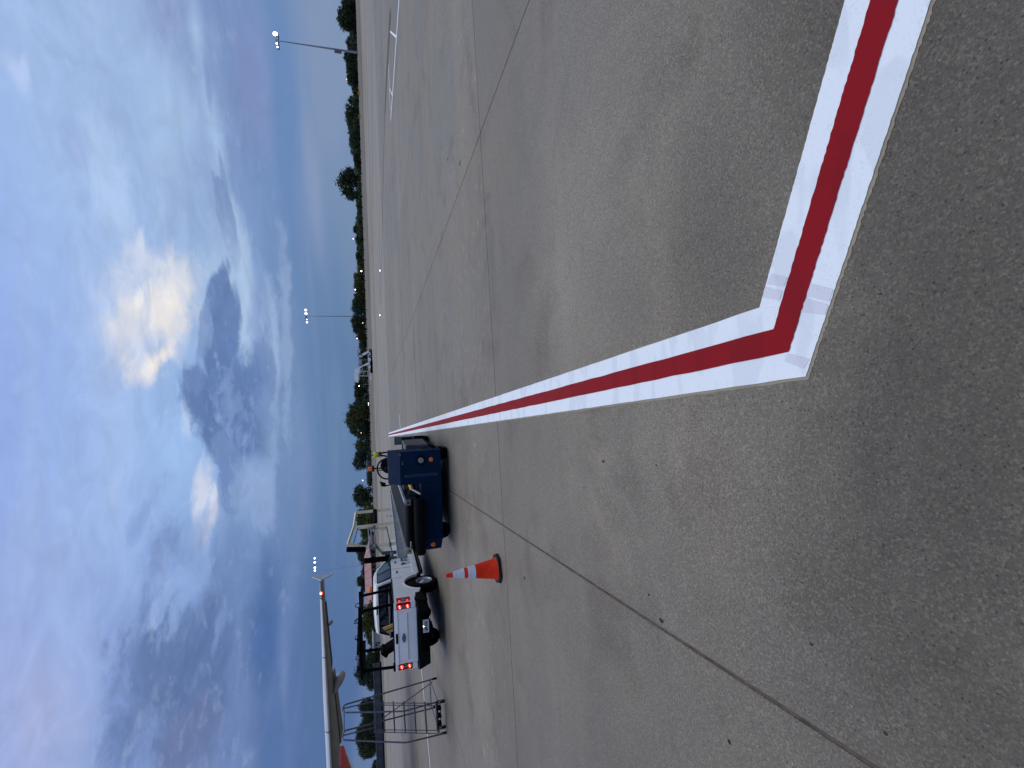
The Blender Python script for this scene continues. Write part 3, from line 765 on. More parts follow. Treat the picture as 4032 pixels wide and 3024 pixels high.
bm = nb(); box(bm, TX - .80, TX + .80, TY + .3, TY + 5.5, .42, .56); box(bm, TX - .86, TX + .86, TY + .62, TY + 2.02, .56, .78); box(bm, TX - .86, TX + .86, TY + 4.3, TY + 5.7, .56, .9)
obj('chassis', bm, M_DARK, tr)
bm = nb(); tube(bm, [tx(-.75, AY, .39), tx(.75, AY, .39)], .06, 10); lathe(bm, [(.05, -.16), (.15, -.10), (.17, 0), (.15, .10), (.05, .16)], tx(-.05, AY, .38), 'y', 14)
obj('rear_axle', bm, M_DARK, tr, True)
obj('spare_tyre', lt([(.2, -.09), (.34, -.09), (.36, 0), (.34, .09), (.2, .09)], tx(-.25, .52, .42), 'z', 28), M_RUBBER, tr, True)
for s in (-1, 1):
    for cy in (AY, FY): wheel(tr, TX + s * 0.80, TY + cy, 0.395, 0.26, s, True, 0.235)
    obj('side_step', bx(TX + s * .93 - .07, TX + s * .93 + .07, TY + 2.05, TY + 4.4, .36, .425), M_BLACK, tr, False, 0.02)
    obj('rocker_trim', bx(TX + s * .89 - .03, TX + s * .89 + .03, TY + 2.0, TY + 4.42, .425, .50), M_BLACK, tr, False, 0.01)
# cab: pillars, roof, windows
def cabpt(s, y, z):
    f = (z - 1.30) / 0.55
    return (TX + s * (0.915 - 0.155 * max(0, f) - 0.03 * max(0, f) ** 2), TY + y, z)
roofp = [(1.86, 1.30), (1.90, 1.62), (1.95, 1.785), (2.02, 1.835), (2.35, 1.865), (2.75, 1.862), (3.05, 1.82), (3.30, 1.72), (3.86, 1.32), (4.05, 1.24), (4.05, 1.15), (1.86, 1.15)]
bm = nb()
Lv = [bm.verts.new(cabpt(-1, y, z)) for y, z in roofp]; Rv = [bm.verts.new(cabpt(1, y, z)) for y, z in roofp]
# crown the roof a little with a middle row
Mv = [bm.verts.new((TX, TY + y - (0.05 if y < 2 else 0) + (0.06 if y > 3.0 else 0), z + (0.035 if z > 1.75 else 0))) for y, z in roofp]
n_ = len(roofp)
for i in range(n_):
    j = (i + 1) % n_
    bm.faces.new((Lv[i], Lv[j], Mv[j], Mv[i])); bm.faces.new((Mv[i], Mv[j], Rv[j], Rv[i]))
bm.faces.new(Lv[::-1]); bm.faces.new(Rv)
cab = obj('cab', bm, M_BODY, tr, False, 0.025, segs=3)
def pane(pts_yz, s, off, name, mt, parent, th=0.006):
    bm = nb()
    a = [Vector(cabpt(s, y, z)) + Vector((s * off, 0, 0)) for y, z in pts_yz]
    b = [p + Vector((s * th, 0, 0)) for p in a]
    hexa(bm, a, b); return obj(name, bm, mt, parent)
for s in (-1, 1):
    w = pane([(2.00, 1.325), (3.80, 1.285), (3.66, 1.40), (3.20, 1.68), (2.95, 1.755), (2.10, 1.765), (1.98, 1.74)], s, 0.002, 'side_window', M_BLACK, tr)
    pane([(2.04, 1.345), (2.66, 1.335), (2.62, 1.735), (2.10, 1.74), (2.03, 1.72)], s, 0.009, 'rear_quarter_glass', M_GLASS, w, 0.004)
    pane([(2.76, 1.335), (3.56, 1.315), (3.40, 1.49), (3.12, 1.67), (2.90, 1.735), (2.72, 1.738)], s, 0.009, 'front_door_glass', M_GLASSL, w, 0.004)
    pane([(3.40, 1.31), (3.72, 1.30), (3.62, 1.39), (3.38, 1.43)], s, 0.014, 'mirror_patch', M_BLACK, w, 0.004)
bm = nb()
hexa(bm, [tx(-.84, 1.80, 1.33), tx(.84, 1.80, 1.33), tx(.72, 1.885, 1.745), tx(-.72, 1.885, 1.745)], [tx(-.80, 1.775, 1.33), tx(.80, 1.775, 1.33), tx(.68, 1.86, 1.735), tx(-.68, 1.86, 1.735)])
rw = obj('rear_window', bm, M_BLACK, tr, False, 0.01)
for x0, x1 in ((-.74, -.30), (-.27, .27), (.30, .74)):
    f = lambda x: x * 0.86
    bm = nb(); hexa(bm, [tx(x0, 1.768, 1.37), tx(x1, 1.768, 1.37), tx(f(x1), 1.845, 1.70), tx(f(x0), 1.845, 1.70)], [tx(x0, 1.762, 1.37), tx(x1, 1.762, 1.37), tx(f(x1), 1.839, 1.70), tx(f(x0), 1.839, 1.70)])
    obj('rear_glass', bm, M_GLASS, rw)
obj('brake_lamp', bx(TX - .14, TX + .14, TY + 1.865, TY + 1.90, 1.775, 1.805), mat('dark_red_lens', (130, 14, 30), 0.25, coat=0.6), cab, False, 0.008)
bm = nb(); hexa(bm, [tx(-.78, 3.36, 1.72), tx(.78, 3.36, 1.72), tx(.84, 3.92, 1.33), tx(-.84, 3.92, 1.33)], [tx(-.78, 3.375, 1.725), tx(.78, 3.375, 1.725), tx(.84, 3.935, 1.335), tx(-.84, 3.935, 1.335)])
obj('windscreen', bm, M_GLASS, tr)
for s in (-1, 1):
    obj('door_mirror', bx(TX + s * 1.09 - .11, TX + s * 1.09 + .11, TY + 3.50, TY + 3.62, 1.22, 1.46), M_BLACK, tr, False, 0.03)
    obj('mirror_arm', tb([tx(s * .88, 3.56, 1.28), tx(s * 1.05, 3.56, 1.28)], .025), M_BLACK, tr)
# beacon on the roof
bc = obj('roof_beacon', lt([(.10, 1.875), (.10, 1.91), (.085, 1.92)], tx(.33, 2.75, 0), 'z', 20), M_BLACK, tr, True)
obj('beacon_dome', lt([(.085, 1.915), (.085, 1.99), (.06, 2.02), (.0001, 2.025)], tx(.33, 2.75, 0), 'z', 20), M_ORANGE, bc, True)
# door lettering, white plate behind it
dl = obj('door_sign', bx(TX + HW + .010, TX + HW + .013, TY + 2.98, TY + 3.70, .68, .98), mat('door_sign_white', (206, 212, 218), 0.5, var=0.03), tr)
text('door_lettering', 'STS', mat('door_ink', (14, 16, 24), 0.5), dl, 0.28, (TX + HW + .0145, TY + 3.38, .83), (R(90), 0, R(90)), 0.001, 0.012, 0.85)
bm = nb(); hexa(bm, [(TX + HW + .0135, TY + y, z) for y, z in ((2.94, .80), (3.06, .86), (3.07, .93), (2.98, .95), (2.86, .985), (2.92, .90))], [(TX + HW + .0150, TY + y, z) for y, z in ((2.94, .80), (3.06, .86), (3.07, .93), (2.98, .95), (2.86, .985), (2.92, .90))])
obj('door_swoosh', bm, mat('door_ink2', (40, 52, 72), 0.5), dl)
# ladder rack
RZ = 2.19
M_RACK = mat('black_rack_steel', (7, 7, 8), 0.6, 0.0, 0.2, 8, spec=0.05)
for s in (-1, 1):
    for yy in (0.14, 1.18):
        p = [tx(s * .86, yy, 1.385), tx(s * .80, yy, RZ)]
        obj('rack_post', tb(p, .040, 6), M_RACK, tr)
        obj('post_foot', bx(TX + s * .86 - .07, TX + s * .86 + .07, TY + yy - .10, TY + yy + .10, 1.385, 1.42), M_RACK, tr, False, .006)
    obj('rack_side_rail', bx(TX + s * .80 - .03, TX + s * .80 + .03, TY + .0, TY + 1.75, RZ - .045, RZ + .04), M_RACK, tr, False, .008)
for yy in (0.14, 1.18):
    cb = obj('rack_crossbar', bx(TX - .98, TX + .92, TY + yy - .035, TY + yy + .035, RZ + .02, RZ + .095), M_RACK, tr, False, .008)
    for xx in (-.42, .12, .55):
        q = rounded([tx(xx - .07, yy, RZ + .09), tx(xx - .04, yy, RZ + .21), tx(xx + .05, yy, RZ + .17), tx(xx + .04, yy, RZ + .09)], .03, 3)
        obj('rack_hook', tb(q, .011, 6), M_RACK, cb, True)

# things in the truck bed and on the rack
ld = thing('ladder', 'black ladder lying flat on top of the truck rack', 'ladder', tx(-0.1, 0.66, RZ + 0.095))
for xx in (-.62, -.20): obj('ladder_rail', bx(TX + xx - .02, TX + xx + .02, TY - .12, TY + 2.6, RZ + .097, RZ + .165), M_RACK, ld, False, .005)
for k in range(9): obj('ladder_rung', bx(TX - .60, TX - .22, TY + k * .3, TY + k * .3 + .03, RZ + .115, RZ + .145), M_STEEL, ld)
pk = thing('plank', 'yellowish tan board leaning across the truck bed against the cab', 'plank', tx(-.22, 1.0, .84))
bm = nb(); hexa(bm, [tx(.08, .75, 1.20), tx(.08, .80, 1.20), tx(-.34, 1.45, 1.66), tx(-.34, 1.40, 1.66)], [tx(-.08, .75, 1.02), tx(-.08, .80, 1.02), tx(-.52, 1.45, 1.50), tx(-.52, 1.40, 1.50)])
obj('board', bm, mat('tan_board', (166, 132, 74), 0.7, var=0.15), pk, False, .006)
bm = nb(); hexa(bm, [tx(.005, .735, 1.125), tx(.005, .748, 1.125), tx(-.42, 1.398, 1.592), tx(-.42, 1.385, 1.592)], [tx(-.015, .735, 1.105), tx(-.015, .748, 1.105), tx(-.44, 1.398, 1.572), tx(-.44, 1.385, 1.572)])
obj('board_groove', bm, M_DARK, pk)
obj('board_prop', bx(TX - .52, TX - .10, TY + 1.28, TY + 1.40, .835, 1.36), M_DARK, pk)
ch_ = thing('chute', 'dark plastic chute sticking up out of the truck bed', 'chute', tx(-.6, .6, .84))
bm = nb(); hexa(bm, [tx(-.42, .55, .9), tx(-.24, .55, .9), tx(-.24, .95, .9), tx(-.42, .95, .9)], [tx(-.74, .55, 1.60), tx(-.62, .55, 1.70), tx(-.62, .95, 1.70), tx(-.74, .95, 1.60)])
obj('chute_body', bm, M_FOAM, ch_, False, .02)
bm = nb(); hexa(bm, [tx(-.72, .53, 1.53), tx(-.57, .53, 1.66), tx(-.57, .97, 1.66), tx(-.72, .97, 1.53)], [tx(-.79, .53, 1.60), tx(-.65, .53, 1.74), tx(-.65, .97, 1.74), tx(-.79, .97, 1.60)])
obj('chute_lip', bm, M_FOAM, ch_, False, .01)
obj('chute_foot', bx(TX - .44, TX - .22, TY + .56, TY + .94, .832, .91), M_BLACK, ch_)
tbx = thing('toolbox', 'grey metal toolbox across the truck bed behind the cab', 'toolbox', tx(0, 1.55, .83))
obj('box_body', tb_(-.68, .55, 1.42, 1.72, .832, 1.40), M_DARK, tbx, False, .015)
obj('box_lid', tb_(-.69, .56, 1.41, 1.73, 1.40, 1.45), M_STEEL, tbx, False, .012)

# ------------------------------------------------------------------ belt loader (front end towards us)
LX, LY = -2.75, 11.85
bl = thing('belt_loader', 'navy blue airport belt loader with a black conveyor and cream handrail', 'belt loader', (LX, 14.5, 0))
f0 = LY
bm = nb(); prism_x(bm, [(f0, .205), (f0 + .02, 1.170), (f0 + .36, 1.435), (f0 + .52, 1.435), (f0 + .56, .9), (f0 + 1.5, .85), (f0 + 1.5, .205)], -2.30, -1.51)
cabm = obj('cab_front', bm, M_BLUE, bl, False, .012)
bm = nb(); hexa(bm, [(-3.63, f0, .215), (-2.303, f0, .205), (-2.303, f0 + 1.5, .205), (-3.63, f0 + 1.5, .215)], [(-3.63, f0 + .004, .705), (-2.303, f0 + .004, .705), (-2.303, f0 + 1.5, .705), (-3.63, f0 + 1.5, .705)])
lower = obj('lower_body', bm, M_BLUE, bl, False, .012)
bm = nb(); hexa(bm, [(-3.633, f0 + .012, .22), (-3.633, f0 + 1.5, .22), (-3.93, f0 + 1.5, .25), (-3.92, f0 + .14, .25)], [(-3.633, f0 + .016, .70), (-3.633, f0 + 1.5, .70), (-3.94, f0 + 1.5, .68), (-3.93, f0 + .14, .68)])
obj('corner_panel', bm, M_BLUE, bl, False, .012)
# long chassis behind, with side tanks
bm = nb(); box(bm, -3.55, -2.0, f0 + 1.5, 18.2, .38, .62); box(bm, -3.6, -3.1, 15.0, 17.0, .3, .75); box(bm, -2.3, -1.62, 14.6, 16.6, .34, .82)
obj('chassis', bm, M_BLUE, bl, False, .02)
bm = nb(); box(bm, -3.60, -3.56, f0 + .9, 15.6, .10, .40); box(bm, -1.70, -1.66, f0 + .9, 15.6, .12, .40); box(bm, -3.5, -1.7, 14.6, 14.64, .08, .40)  # panels added to keep light from leaking under the loader
obj('shade_skirt', bm, M_DARK, bl)
# right flank: battery box and step, scuffed grey
bm = nb(); box(bm, -1.62, -1.44, f0 + .70, f0 + 2.1, .42, .98)
sb = obj('battery_box', bm, mat('scuffed_grey_steel', (78, 80, 84), 0.55, 0.4, 0.3, 7, dirt=(30, 30, 32), dirt_amt=0.8), bl, False, .015)
bm = nb(); box(bm, -1.60, -1.375, f0 + 2.35, f0 + 2.42, .62, 1.17); box(bm, -1.50, -1.40, f0 + 2.34, f0 + 2.35, .66, .98)
obj('rear_guard', bm, mat('guard_grey', (92, 96, 100), 0.5, 0.3, 0.2), bl, False, .01)
obj('guard_slot', bx(-1.48, -1.41, f0 + 2.332, f0 + 2.339, .68, .96), M_DARK, bl)
bm = nb(); hexa(bm, [(-1.60, f0 + .55, .30), (-1.455, f0 + .55, .30), (-1.455, f0 + 2.3, .36), (-1.60, f0 + 2.3, .36)], [(-1.60, f0 + .55, .36), (-1.455, f0 + .55, .36), (-1.455, f0 + 2.3, .42), (-1.60, f0 + 2.3, .42)])
obj('side_step', bm, M_RUBBER, bl, False, .01)
# head light, marker, trim bar, rivets
hl = obj('headlight', lt([(.105, f0 - .035), (.105, f0 + .004), (.09, f0 - .04)], (-1.735, 0, .685), 'y', 28, False), M_RUBBER, bl, True)
bm = nb(); lathe(bm, [(.105, f0 + .002), (.108, f0 - .03), (.092, f0 - .045), (.074, f0 - .03), (.072, f0 - .012)], (-1.735, 0, .685), 'y', 28, False)
obj('lamp_bezel', bm, M_RUBBER, hl, True)
obj('lamp_lens', lt([(.074, f0 - .022), (.05, f0 - .030), (.0001, f0 - .032)], (-1.735, 0, .685), 'y', 24, False), mat('lamp_lens_grey', (118, 120, 116), 0.2, 0.3, 0.1, coat=0.6), hl, True)
bm = nb()
for k in range(7):
    a = k * math.pi / 3; rr_ = 0 if k == 6 else .042
    lathe(bm, [(.017, f0 - .028), (.013, f0 - .038), (.0001, f0 - .040)], (-1.735 + rr_ * math.cos(a), 0, .685 + rr_ * math.sin(a)), 'y', 10, False)
obj('led_emitter', bm, mat('led_grey', (170, 172, 164), 0.2, 0.2, 0.1), hl, True)
for x, z in ((-1.735, .445), (-3.79, .45)):
    yy = f0 if x > -3 else f0 + .085
    obj('marker_lamp', lt([(.054, yy + .02), (.054, yy - .016), (.046, yy - .026), (.0001, yy - .030)], (x, 0, z), 'y', 20, False), M_ORANGE, bl, True)
bm = nb(); hexa(bm, [(-2.05, f0 + .001, .30), (-2.10, f0 - .02, .30), (-2.12, f0 + .001, .30)], [(-2.045, f0 + .012, 1.08), (-2.10, f0 - .010, 1.08), (-2.13, f0 + .012, 1.08)])
box(bm, -2.128, -2.05, f0 - .012, f0 + .004, .30, 1.08)
tbar = obj('front_trim_bar', bm, mat('trim_blue', (10, 44, 74), 0.45, var=0.15), bl)
bm = nb()
for x, z in ((-2.085, 1.04), (-2.10, .33), (-1.76, 1.11), (-1.80, 1.11)): lathe(bm, [(.012, f0 - .014), (.008, f0 - .020), (.0001, f0 - .021)], (x, 0, z), 'y', 8, False)
obj('bolt', bm, M_STEEL, tbar)
obj('cab_hinge', bx(-1.60, -1.54, f0 - .012, f0 + .01, 1.14, 1.19), mat('hinge_tan', (96, 84, 62), 0.6), bl, False, .006)
obj('panel_badge', bx(-1.94, -1.90, f0 + .31, f0 + .32, 1.405, 1.43), M_STEEL, bl)
# steering wheel, seat, mirror, beacon on a pole
sc_, sy_ = Vector((-1.99, 12.55, 1.46)), R(-35)
bm = nb(); prof = [(.245 + .020 * math.cos(a * math.pi / 4), .020 * math.sin(a * math.pi / 4)) for a in range(9)]
lathe(bm, prof, (0, 0, 0), 'z', 36, False)
for a in (R(100), R(215), R(330)): tube(bm, [(.03 * math.cos(a), .03 * math.sin(a), -.02), (.24 * math.cos(a), .24 * math.sin(a), 0)], .013, 6)
lathe(bm, [(.05, -.05), (.05, .0), (.03, .02), (.0001, .02)], (0, 0, 0), 'z', 14, False)
tube(bm, [(0, 0, -.04), (0, 0, -.5)], .03, 8)
bmesh.ops.transform(bm, matrix=Matrix.Translation(sc_) @ Matrix.Rotation(R(62), 4, 'X'), verts=bm.verts)
obj('steering_wheel', bm, M_BLACK, bl, True)
bm = nb(); hexa(bm, [(-2.24, 13.32, .95), (-1.82, 13.32, .95), (-1.82, 13.44, .95), (-2.24, 13.44, .95)], [(-2.24, 13.36, 1.30), (-1.82, 13.36, 1.30), (-1.82, 13.48, 1.30), (-2.24, 13.48, 1.30)])
seat_prof = [(-2.235, 1.10), (-1.835, 1.10), (-1.81, 1.30), (-1.83, 1.46), (-1.92, 1.56), (-2.03, 1.585), (-2.14, 1.56), (-2.23, 1.46), (-2.26, 1.30)]
bm.free(); bm = nb(); prism_y(bm, seat_prof, 13.36, 13.50)
st = obj('seat', bm, M_BLACK, bl, False, .035, segs=3)
obj('seat_cushion', bx(-2.25, -1.82, 12.95, 13.42, .95, 1.10), M_BLACK, st, False, .04)
obj('seat_base', bx(-2.18, -1.88, 13.0, 13.4, .62, .95), M_DARK, st)
bm = nb(); hexa(bm, [(-2.29, 12.30, 1.50), (-2.24, 12.30, 1.64), (-2.24, 12.36, 1.64), (-2.29, 12.36, 1.50)], [(-2.38, 12.30, 1.49), (-2.37, 12.30, 1.60), (-2.37, 12.36, 1.60), (-2.38, 12.36, 1.49)])
mr = obj('mirror', bm, M_BLACK, bl, False, .015)
obj('mirror_arm', tb(rounded([(-2.24, 12.33, 1.37), (-2.35, 12.33, 1.37), (-2.355, 12.33, 1.52)], .03, 3), .016, 6), M_BLACK, mr, True)
bp_ = obj('beacon_pole', tb([(-2.12, 13.55, .8), (-2.11, 13.55, 1.76)], .018, 8), M_BLACK, bl)
obj('beacon_base', lt([(.05, 1.74), (.085, 1.755), (.085, 1.79), (.06, 1.795)], (-2.11, 13.55, 0), 'z', 16), M_BLACK, bp_, True)
obj('beacon_dome', lt([(.06, 1.79), (.062, 1.87), (.045, 1.90), (.0001, 1.905)], (-2.11, 13.55, 0), 'z', 16), M_ORANGE, bp_, True)
bm = nb(); box(bm, -2.3, -1.5, 13.5, 13.62, .8, 1.0)
obj('cab_rear', bm, M_BLUE, bl, False, .01)
# conveyor: belt, front rollers, rails, side plates
CX0, CX1 = -3.66, -2.66
CF, CB = 11.62, 18.6
bm = nb(); prism_x(bm, [(CF, 1.10), (CB, 1.135), (CB, 1.06), (CF, 1.02)], CX0, CX1)
cv = obj('conveyor_belt', bm, M_BELT, bl, False, .01)
obj('belt_roller', lt([(.085, CX0), (.085, CX1)], (0, CF - .02, 1.005), 'x', 24), M_ROLL, cv, True)
obj('roller_end_cap', lt([(.03, CX0 - .01), (.03, CX0 + .13), (.0001, CX0 + .13)], (0, CF - .09, 1.0), 'x', 12), M_STEEL, cv, True)
bm = nb(); lathe(bm, [(.10, -3.835), (.125, -3.80), (.125, -2.60), (.10, -2.565)], (0, 11.46, .80), 'x', 28)
obj('bumper_roller', bm, M_ROLL, bl, True)
bm = nb(); box(bm, -3.80, -2.62, 11.50, 11.80, .86, .95); box(bm, -3.70, -2.66, 11.70, 12.2, .66, .9)
obj('nose_frame', bm, M_DARK, bl, False, .01)
bm = nb(); hexa(bm, [(-3.86, 11.45, 1.10), (-3.80, 11.45, 1.10), (-3.74, CB, 1.10), (-3.80, CB, 1.10)], [(-3.86, 11.45, 1.315), (-3.80, 11.45, 1.315), (-3.74, CB, 1.165), (-3.80, CB, 1.165)])
lr = obj('left_rail', bm, M_GREY, bl, False, .006)
bm = nb(); hexa(bm, [(-3.865, 11.44, 1.315), (-3.785, 11.44, 1.315), (-3.725, CB, 1.165), (-3.805, CB, 1.165)], [(-3.865, 11.44, 1.330), (-3.785, 11.44, 1.330), (-3.725, CB, 1.180), (-3.805, CB, 1.180)])
obj('rail_cap', bm, mat('rail_cap_white', (196, 198, 196), 0.45, 0.1, 0.1, 6), lr)
bm = nb(); hexa(bm, [(-3.795, 11.45, 1.06), (-3.69, 11.45, 1.06), (-3.66, CB, 1.08), (-3.735, CB, 1.08)], [(-3.795, 11.45, 1.135), (-3.69, 11.45, 1.135), (-3.66, CB, 1.145), (-3.735, CB, 1.145)])
obj('rail_channel', bm, M_GREY, lr, False, .004)
bm = nb(); hexa(bm, [(-2.665, 11.60, 1.075), (-2.585, 11.60, 1.075), (-2.60, CB, 1.09), (-2.66, CB, 1.09)], [(-2.665, 11.60, 1.125), (-2.585, 11.60, 1.125), (-2.60, CB, 1.145), (-2.66, CB, 1.145)])
rrl = obj('right_rail', bm, M_LGREY, bl, False, .006)
bm = nb(); hexa(bm, [(-2.655, 11.64, .82), (-2.625, 11.64, .82), (-2.625, 18.4, .85), (-2.655, 18.4, .85)], [(-2.655, 11.60, 1.072), (-2.625, 11.60, 1.072), (-2.625, 18.4, 1.088), (-2.655, 18.4, 1.088)])
obj('side_plate', bm, mat('dark_navy_steel', (40, 52, 66), 0.45, 0.2, 0.3, 6, dirt=(16, 18, 22), dirt_amt=0.6), rrl)
ep = obj('end_plate', bx(-2.70, -2.58, 11.50, 11.60, .975, 1.10), mat('worn_end_plate', (120, 116, 110), 0.5, 0.5, 0.25, 14, dirt=(70, 52, 36), dirt_amt=0.7), bl, False, .008)
obj('end_plate_bolt', lt([(.022, 11.50), (.016, 11.485), (.0001, 11.484)], (-2.64, 0, 1.04), 'y', 10, False), M_DARK, ep)
ep2 = obj('end_plate', bx(-3.80, -3.68, 11.47, 11.60, .985, 1.10), mat('worn_cream_plate', (176, 160, 118), 0.5, 0.2, 0.2, 14, dirt=(110, 88, 52), dirt_amt=0.7), bl, False, .008)
obj('end_plate_bolt', lt([(.022, 11.47), (.016, 11.455), (.0001, 11.454)], (-3.73, 0, 1.04), 'y', 10, False), M_DARK, ep2)
bm = nb(); box(bm, -2.56, -2.50, 12.6, 12.9, .78, 1.06); box(bm, -2.62, -2.50, 12.2, 12.26, .76, .98)
obj('hydraulic_bracket', bm, M_DGREY, bl, False, .01)
obj('hydraulic_valve', bx(-2.57, -2.38, 12.9, 13.2, .90, 1.05), M_TANB, bl, False, .012)
obj('hydraulic_cylinder', tb([(-2.55, 12.45, .86), (-2.40, 12.75, .90)], .055, 10), M_YELLOW, bl, True)
obj('hydraulic_hose', tb(rounded([(-2.55, 12.2, .92), (-2.48, 12.5, .78), (-2.44, 13.2, .98), (-2.42, 13.6, .80)], .2, 6), .018, 6), M_RUBBER, bl, True)
obj('white_pipe', tb([(-2.44, 12.1, .92), (-2.52, 11.78, .73)], .022, 6), mat('white_pipe', (200, 200, 196), 0.5), bl)
obj('notch_back', bx(-2.62, -2.31, 14.0, 14.1, .7, 1.05), M_DARK, bl)
bm = nb(); box(bm, -3.4, -2.75, 16.0, 16.2, .6, 1.06); box(bm, -3.4, -2.75, 13.2, 13.35, .7, 1.04)
obj('conveyor_support', bm, M_DARK, bl)
# hook under the nose
obj('tow_hook', tb(rounded([(-3.70, f0 - .02, .67), (-3.78, f0 - .02, .67), (-3.78, f0 - .02, .60), (-3.70, f0 - .02, .60)], .03, 3), .016, 6), M_RUBBER, bl, True)
# wheels
for cx, cy, s, r in ((-1.64, 12.24, 1, .33), (-3.55, 12.24, -1, .34), (-1.72, 16.1, 1, .34), (-3.45, 16.1, -1, .34)):
    wheel(bl, cx, cy, r, .27, s, False)
obj('front_axle', tb([(-3.5, 12.24, .33), (-1.7, 12.24, .33)], .05, 8), M_DARK, bl)
# cream handrail along the conveyor's left side: posts, top rail, tube bars, foam padding
hx_ = -3.80
def hp(name, pts, r=.03, mt=M_CREAM, n=4, par=bl): return obj(name, tb(pts, r, n), mt, par)
A1 = hp('handrail_post', [(hx_ - .02, 12.45, 1.30), (hx_ - .02, 12.45, 2.02), (hx_ + .10, 12.45, 2.42)], .042)
hp('handrail_post', [(hx_, 14.30, 1.22), (hx_, 14.30, 2.33)], .036)
hp('handrail_post', [(hx_, 15.95, 1.19), (hx_, 15.95, 2.30)], .045)
hp('handrail_post', [(hx_ - .08, 14.15, 1.45), (hx_ - .08, 14.15, 1.90)], .05)
hp('handrail_post', [(hx_ + .02, 14.1, 1.84), (hx_ + .04, 14.1, 2.26)], .048)
hp('handrail_top', [(hx_ + .10, 12.42, 2.42), (hx_ + .02, 14.3, 2.33), (hx_, 16.0, 2.31)], .036)
for z0, z1 in ((1.93, 1.95), (1.86, 1.88), (1.78, 1.80)):
    obj('handrail_bar', tb([(hx_, 12.45, z0), (hx_, 14.2, z1)], .016, 8), M_STEEL, bl, True)
obj('handrail_bar', tb([(hx_ + .08, 12.45, 2.30), (hx_ + .02, 14.2, 2.22)], .016, 8), M_STEEL, bl, True)
obj('handrail_bar', tb([(hx_ - .03, 11.75, 1.42), (hx_ - .05, 14.15, 1.46)], .014, 8), M_DGREY, bl, True)
obj('handrail_bar', tb([(hx_ - .02, 11.62, 1.90), (hx_, 12.5, 1.93)], .018, 8), M_STEEL, bl, True)
for yy in (12.45, 14.15):
    bm = nb(); box(bm, hx_ - .07, hx_ + .05, yy - .06, yy + .06, 1.84, 1.92); box(bm, hx_ - .06, hx_ + .04, yy - .05, yy + .05, 1.76, 1.80)
    obj('rail_clamp', bm, M_STEEL, bl, False, .008)
bm = nb(); box(bm, hx_ - .07, hx_ + .04, 12.38, 12.52, 1.43, 1.46)
obj('rail_clamp', bm, M_DGREY, bl, False, .006)
obj('foam_pad', tb([(hx_, 14.42, 1.765), (hx_, 15.95, 1.745)], .066, 12), M_FOAM, bl, True)
obj('foam_pad', tb([(hx_ - .02, 12.28, 2.02), (hx_ + .05, 12.22, 2.44)], .062, 12), M_FOAM, bl, True)
obj('foam_pad', tb([(hx_ - .06, 11.55, 1.52), (hx_ - .05, 11.55, 2.05)], .062, 12), M_FOAM, bl, True)
obj('pad_pole', tb([(hx_ - .06, 11.55, 1.30), (hx_ - .06, 11.55, 1.56)], .03, 8), M_DGREY, bl)
bm = nb()
tube(bm, [(hx_ - .05, 12.50, 1.77), (hx_ - .05, 11.93, 1.635), (hx_ - .05, 11.87, 1.30)], .042, 4)
obj('rail_bracket', bm, M_DGREY, bl)
bm = nb(); box(bm, hx_ - .10, hx_ - .0, 11.62, 11.80, 1.40, 1.46)
obj('bracket_clamp', bm, M_STEEL, bl, False, .01)

# ------------------------------------------------------------------ traffic cones
def make_cone(label, h, loc, rz):
    k = h / 0.82
    c = thing('traffic_cone', label, 'cone', loc)
    s, q = .215 * k, .085 * k
    oct_ = [(s, q), (q + .05 * k, s), (-q - .05 * k, s), (-s, q), (-s, -q), (-q - .05 * k, -s), (q + .05 * k, -s), (s, -q)]
    bm = nb(); hexa(bm, [(x, y, 0) for x, y in oct_], [(x * .96, y * .96, .042 * k) for x, y in oct_])
    o = obj('base', bm, M_CBASE, c, False, .006 * k, local=True)
    bm = nb()
    pr = [(.165 * k, .040 * k), (.152 * k, .058 * k), (.114 * k, .335 * k)]
    rad = lambda z: (.152 + (.030 - .152) * (z - .058) / (.79 - .058)) * k
    lathe(bm, [(.168 * k, .040 * k), (rad(.055), .058 * k), (rad(.28), .28 * k), (rad(.75), .75 * k), (rad(.755) * .93, .757 * k), (rad(.765) * .85, .765 * k), (rad(.77), .775 * k), (rad(.80), .80 * k), (rad(.81) * .8, .82 * k), (.0001, .82 * k)], (0, 0, 0), 'z', 36, False)
    for v in bm.verts:      # soft dents of a well-used cone
        d_ = mnoise.noise(Vector((v.co.x * 9, v.co.y * 9, v.co.z * 5 + loc[0]))) * .006 * k
        if .06 * k < v.co.z < .7 * k: v.co.x += d_; v.co.y += d_
    obj('cone_body', bm, M_CONE, c, True, local=True)
    for z0, z1 in ((.545, .715), (.375, .490)):
        bm = nb(); off = .0035 * k
        lathe(bm, [(rad(z0), z0 * k), (rad(z0) + off, z0 * k), (rad((z0 + z1) / 2) + off, (z0 + z1) / 2 * k), (rad(z1) + off, z1 * k), (rad(z1), z1 * k)], (0, 0, 0), 'z', 36, False)
        obj('reflective_collar', bm, M_REFL, c, True, local=True)
    c.rotation_euler = (0, 0, rz)
    return c
g = G(1963, 2237)
cone = make_cone('large orange traffic cone with two silver collars, standing alone near the joint', 0.82, (g.x, g.y, 0), R(20))
g = G(1566, 2027)
dup(cone, (g.x, g.y, 0.0), 'far traffic cone showing pale collars above the belt loader conveyor', sc=(.98, .98, .98))
g = G(1516, 2731)
dup(cone, (g.x, g.y, 0.0), 'far small reddish traffic cone seen beside the rolling ladder handrail', sc=(1.0, 1.0, 1.0))

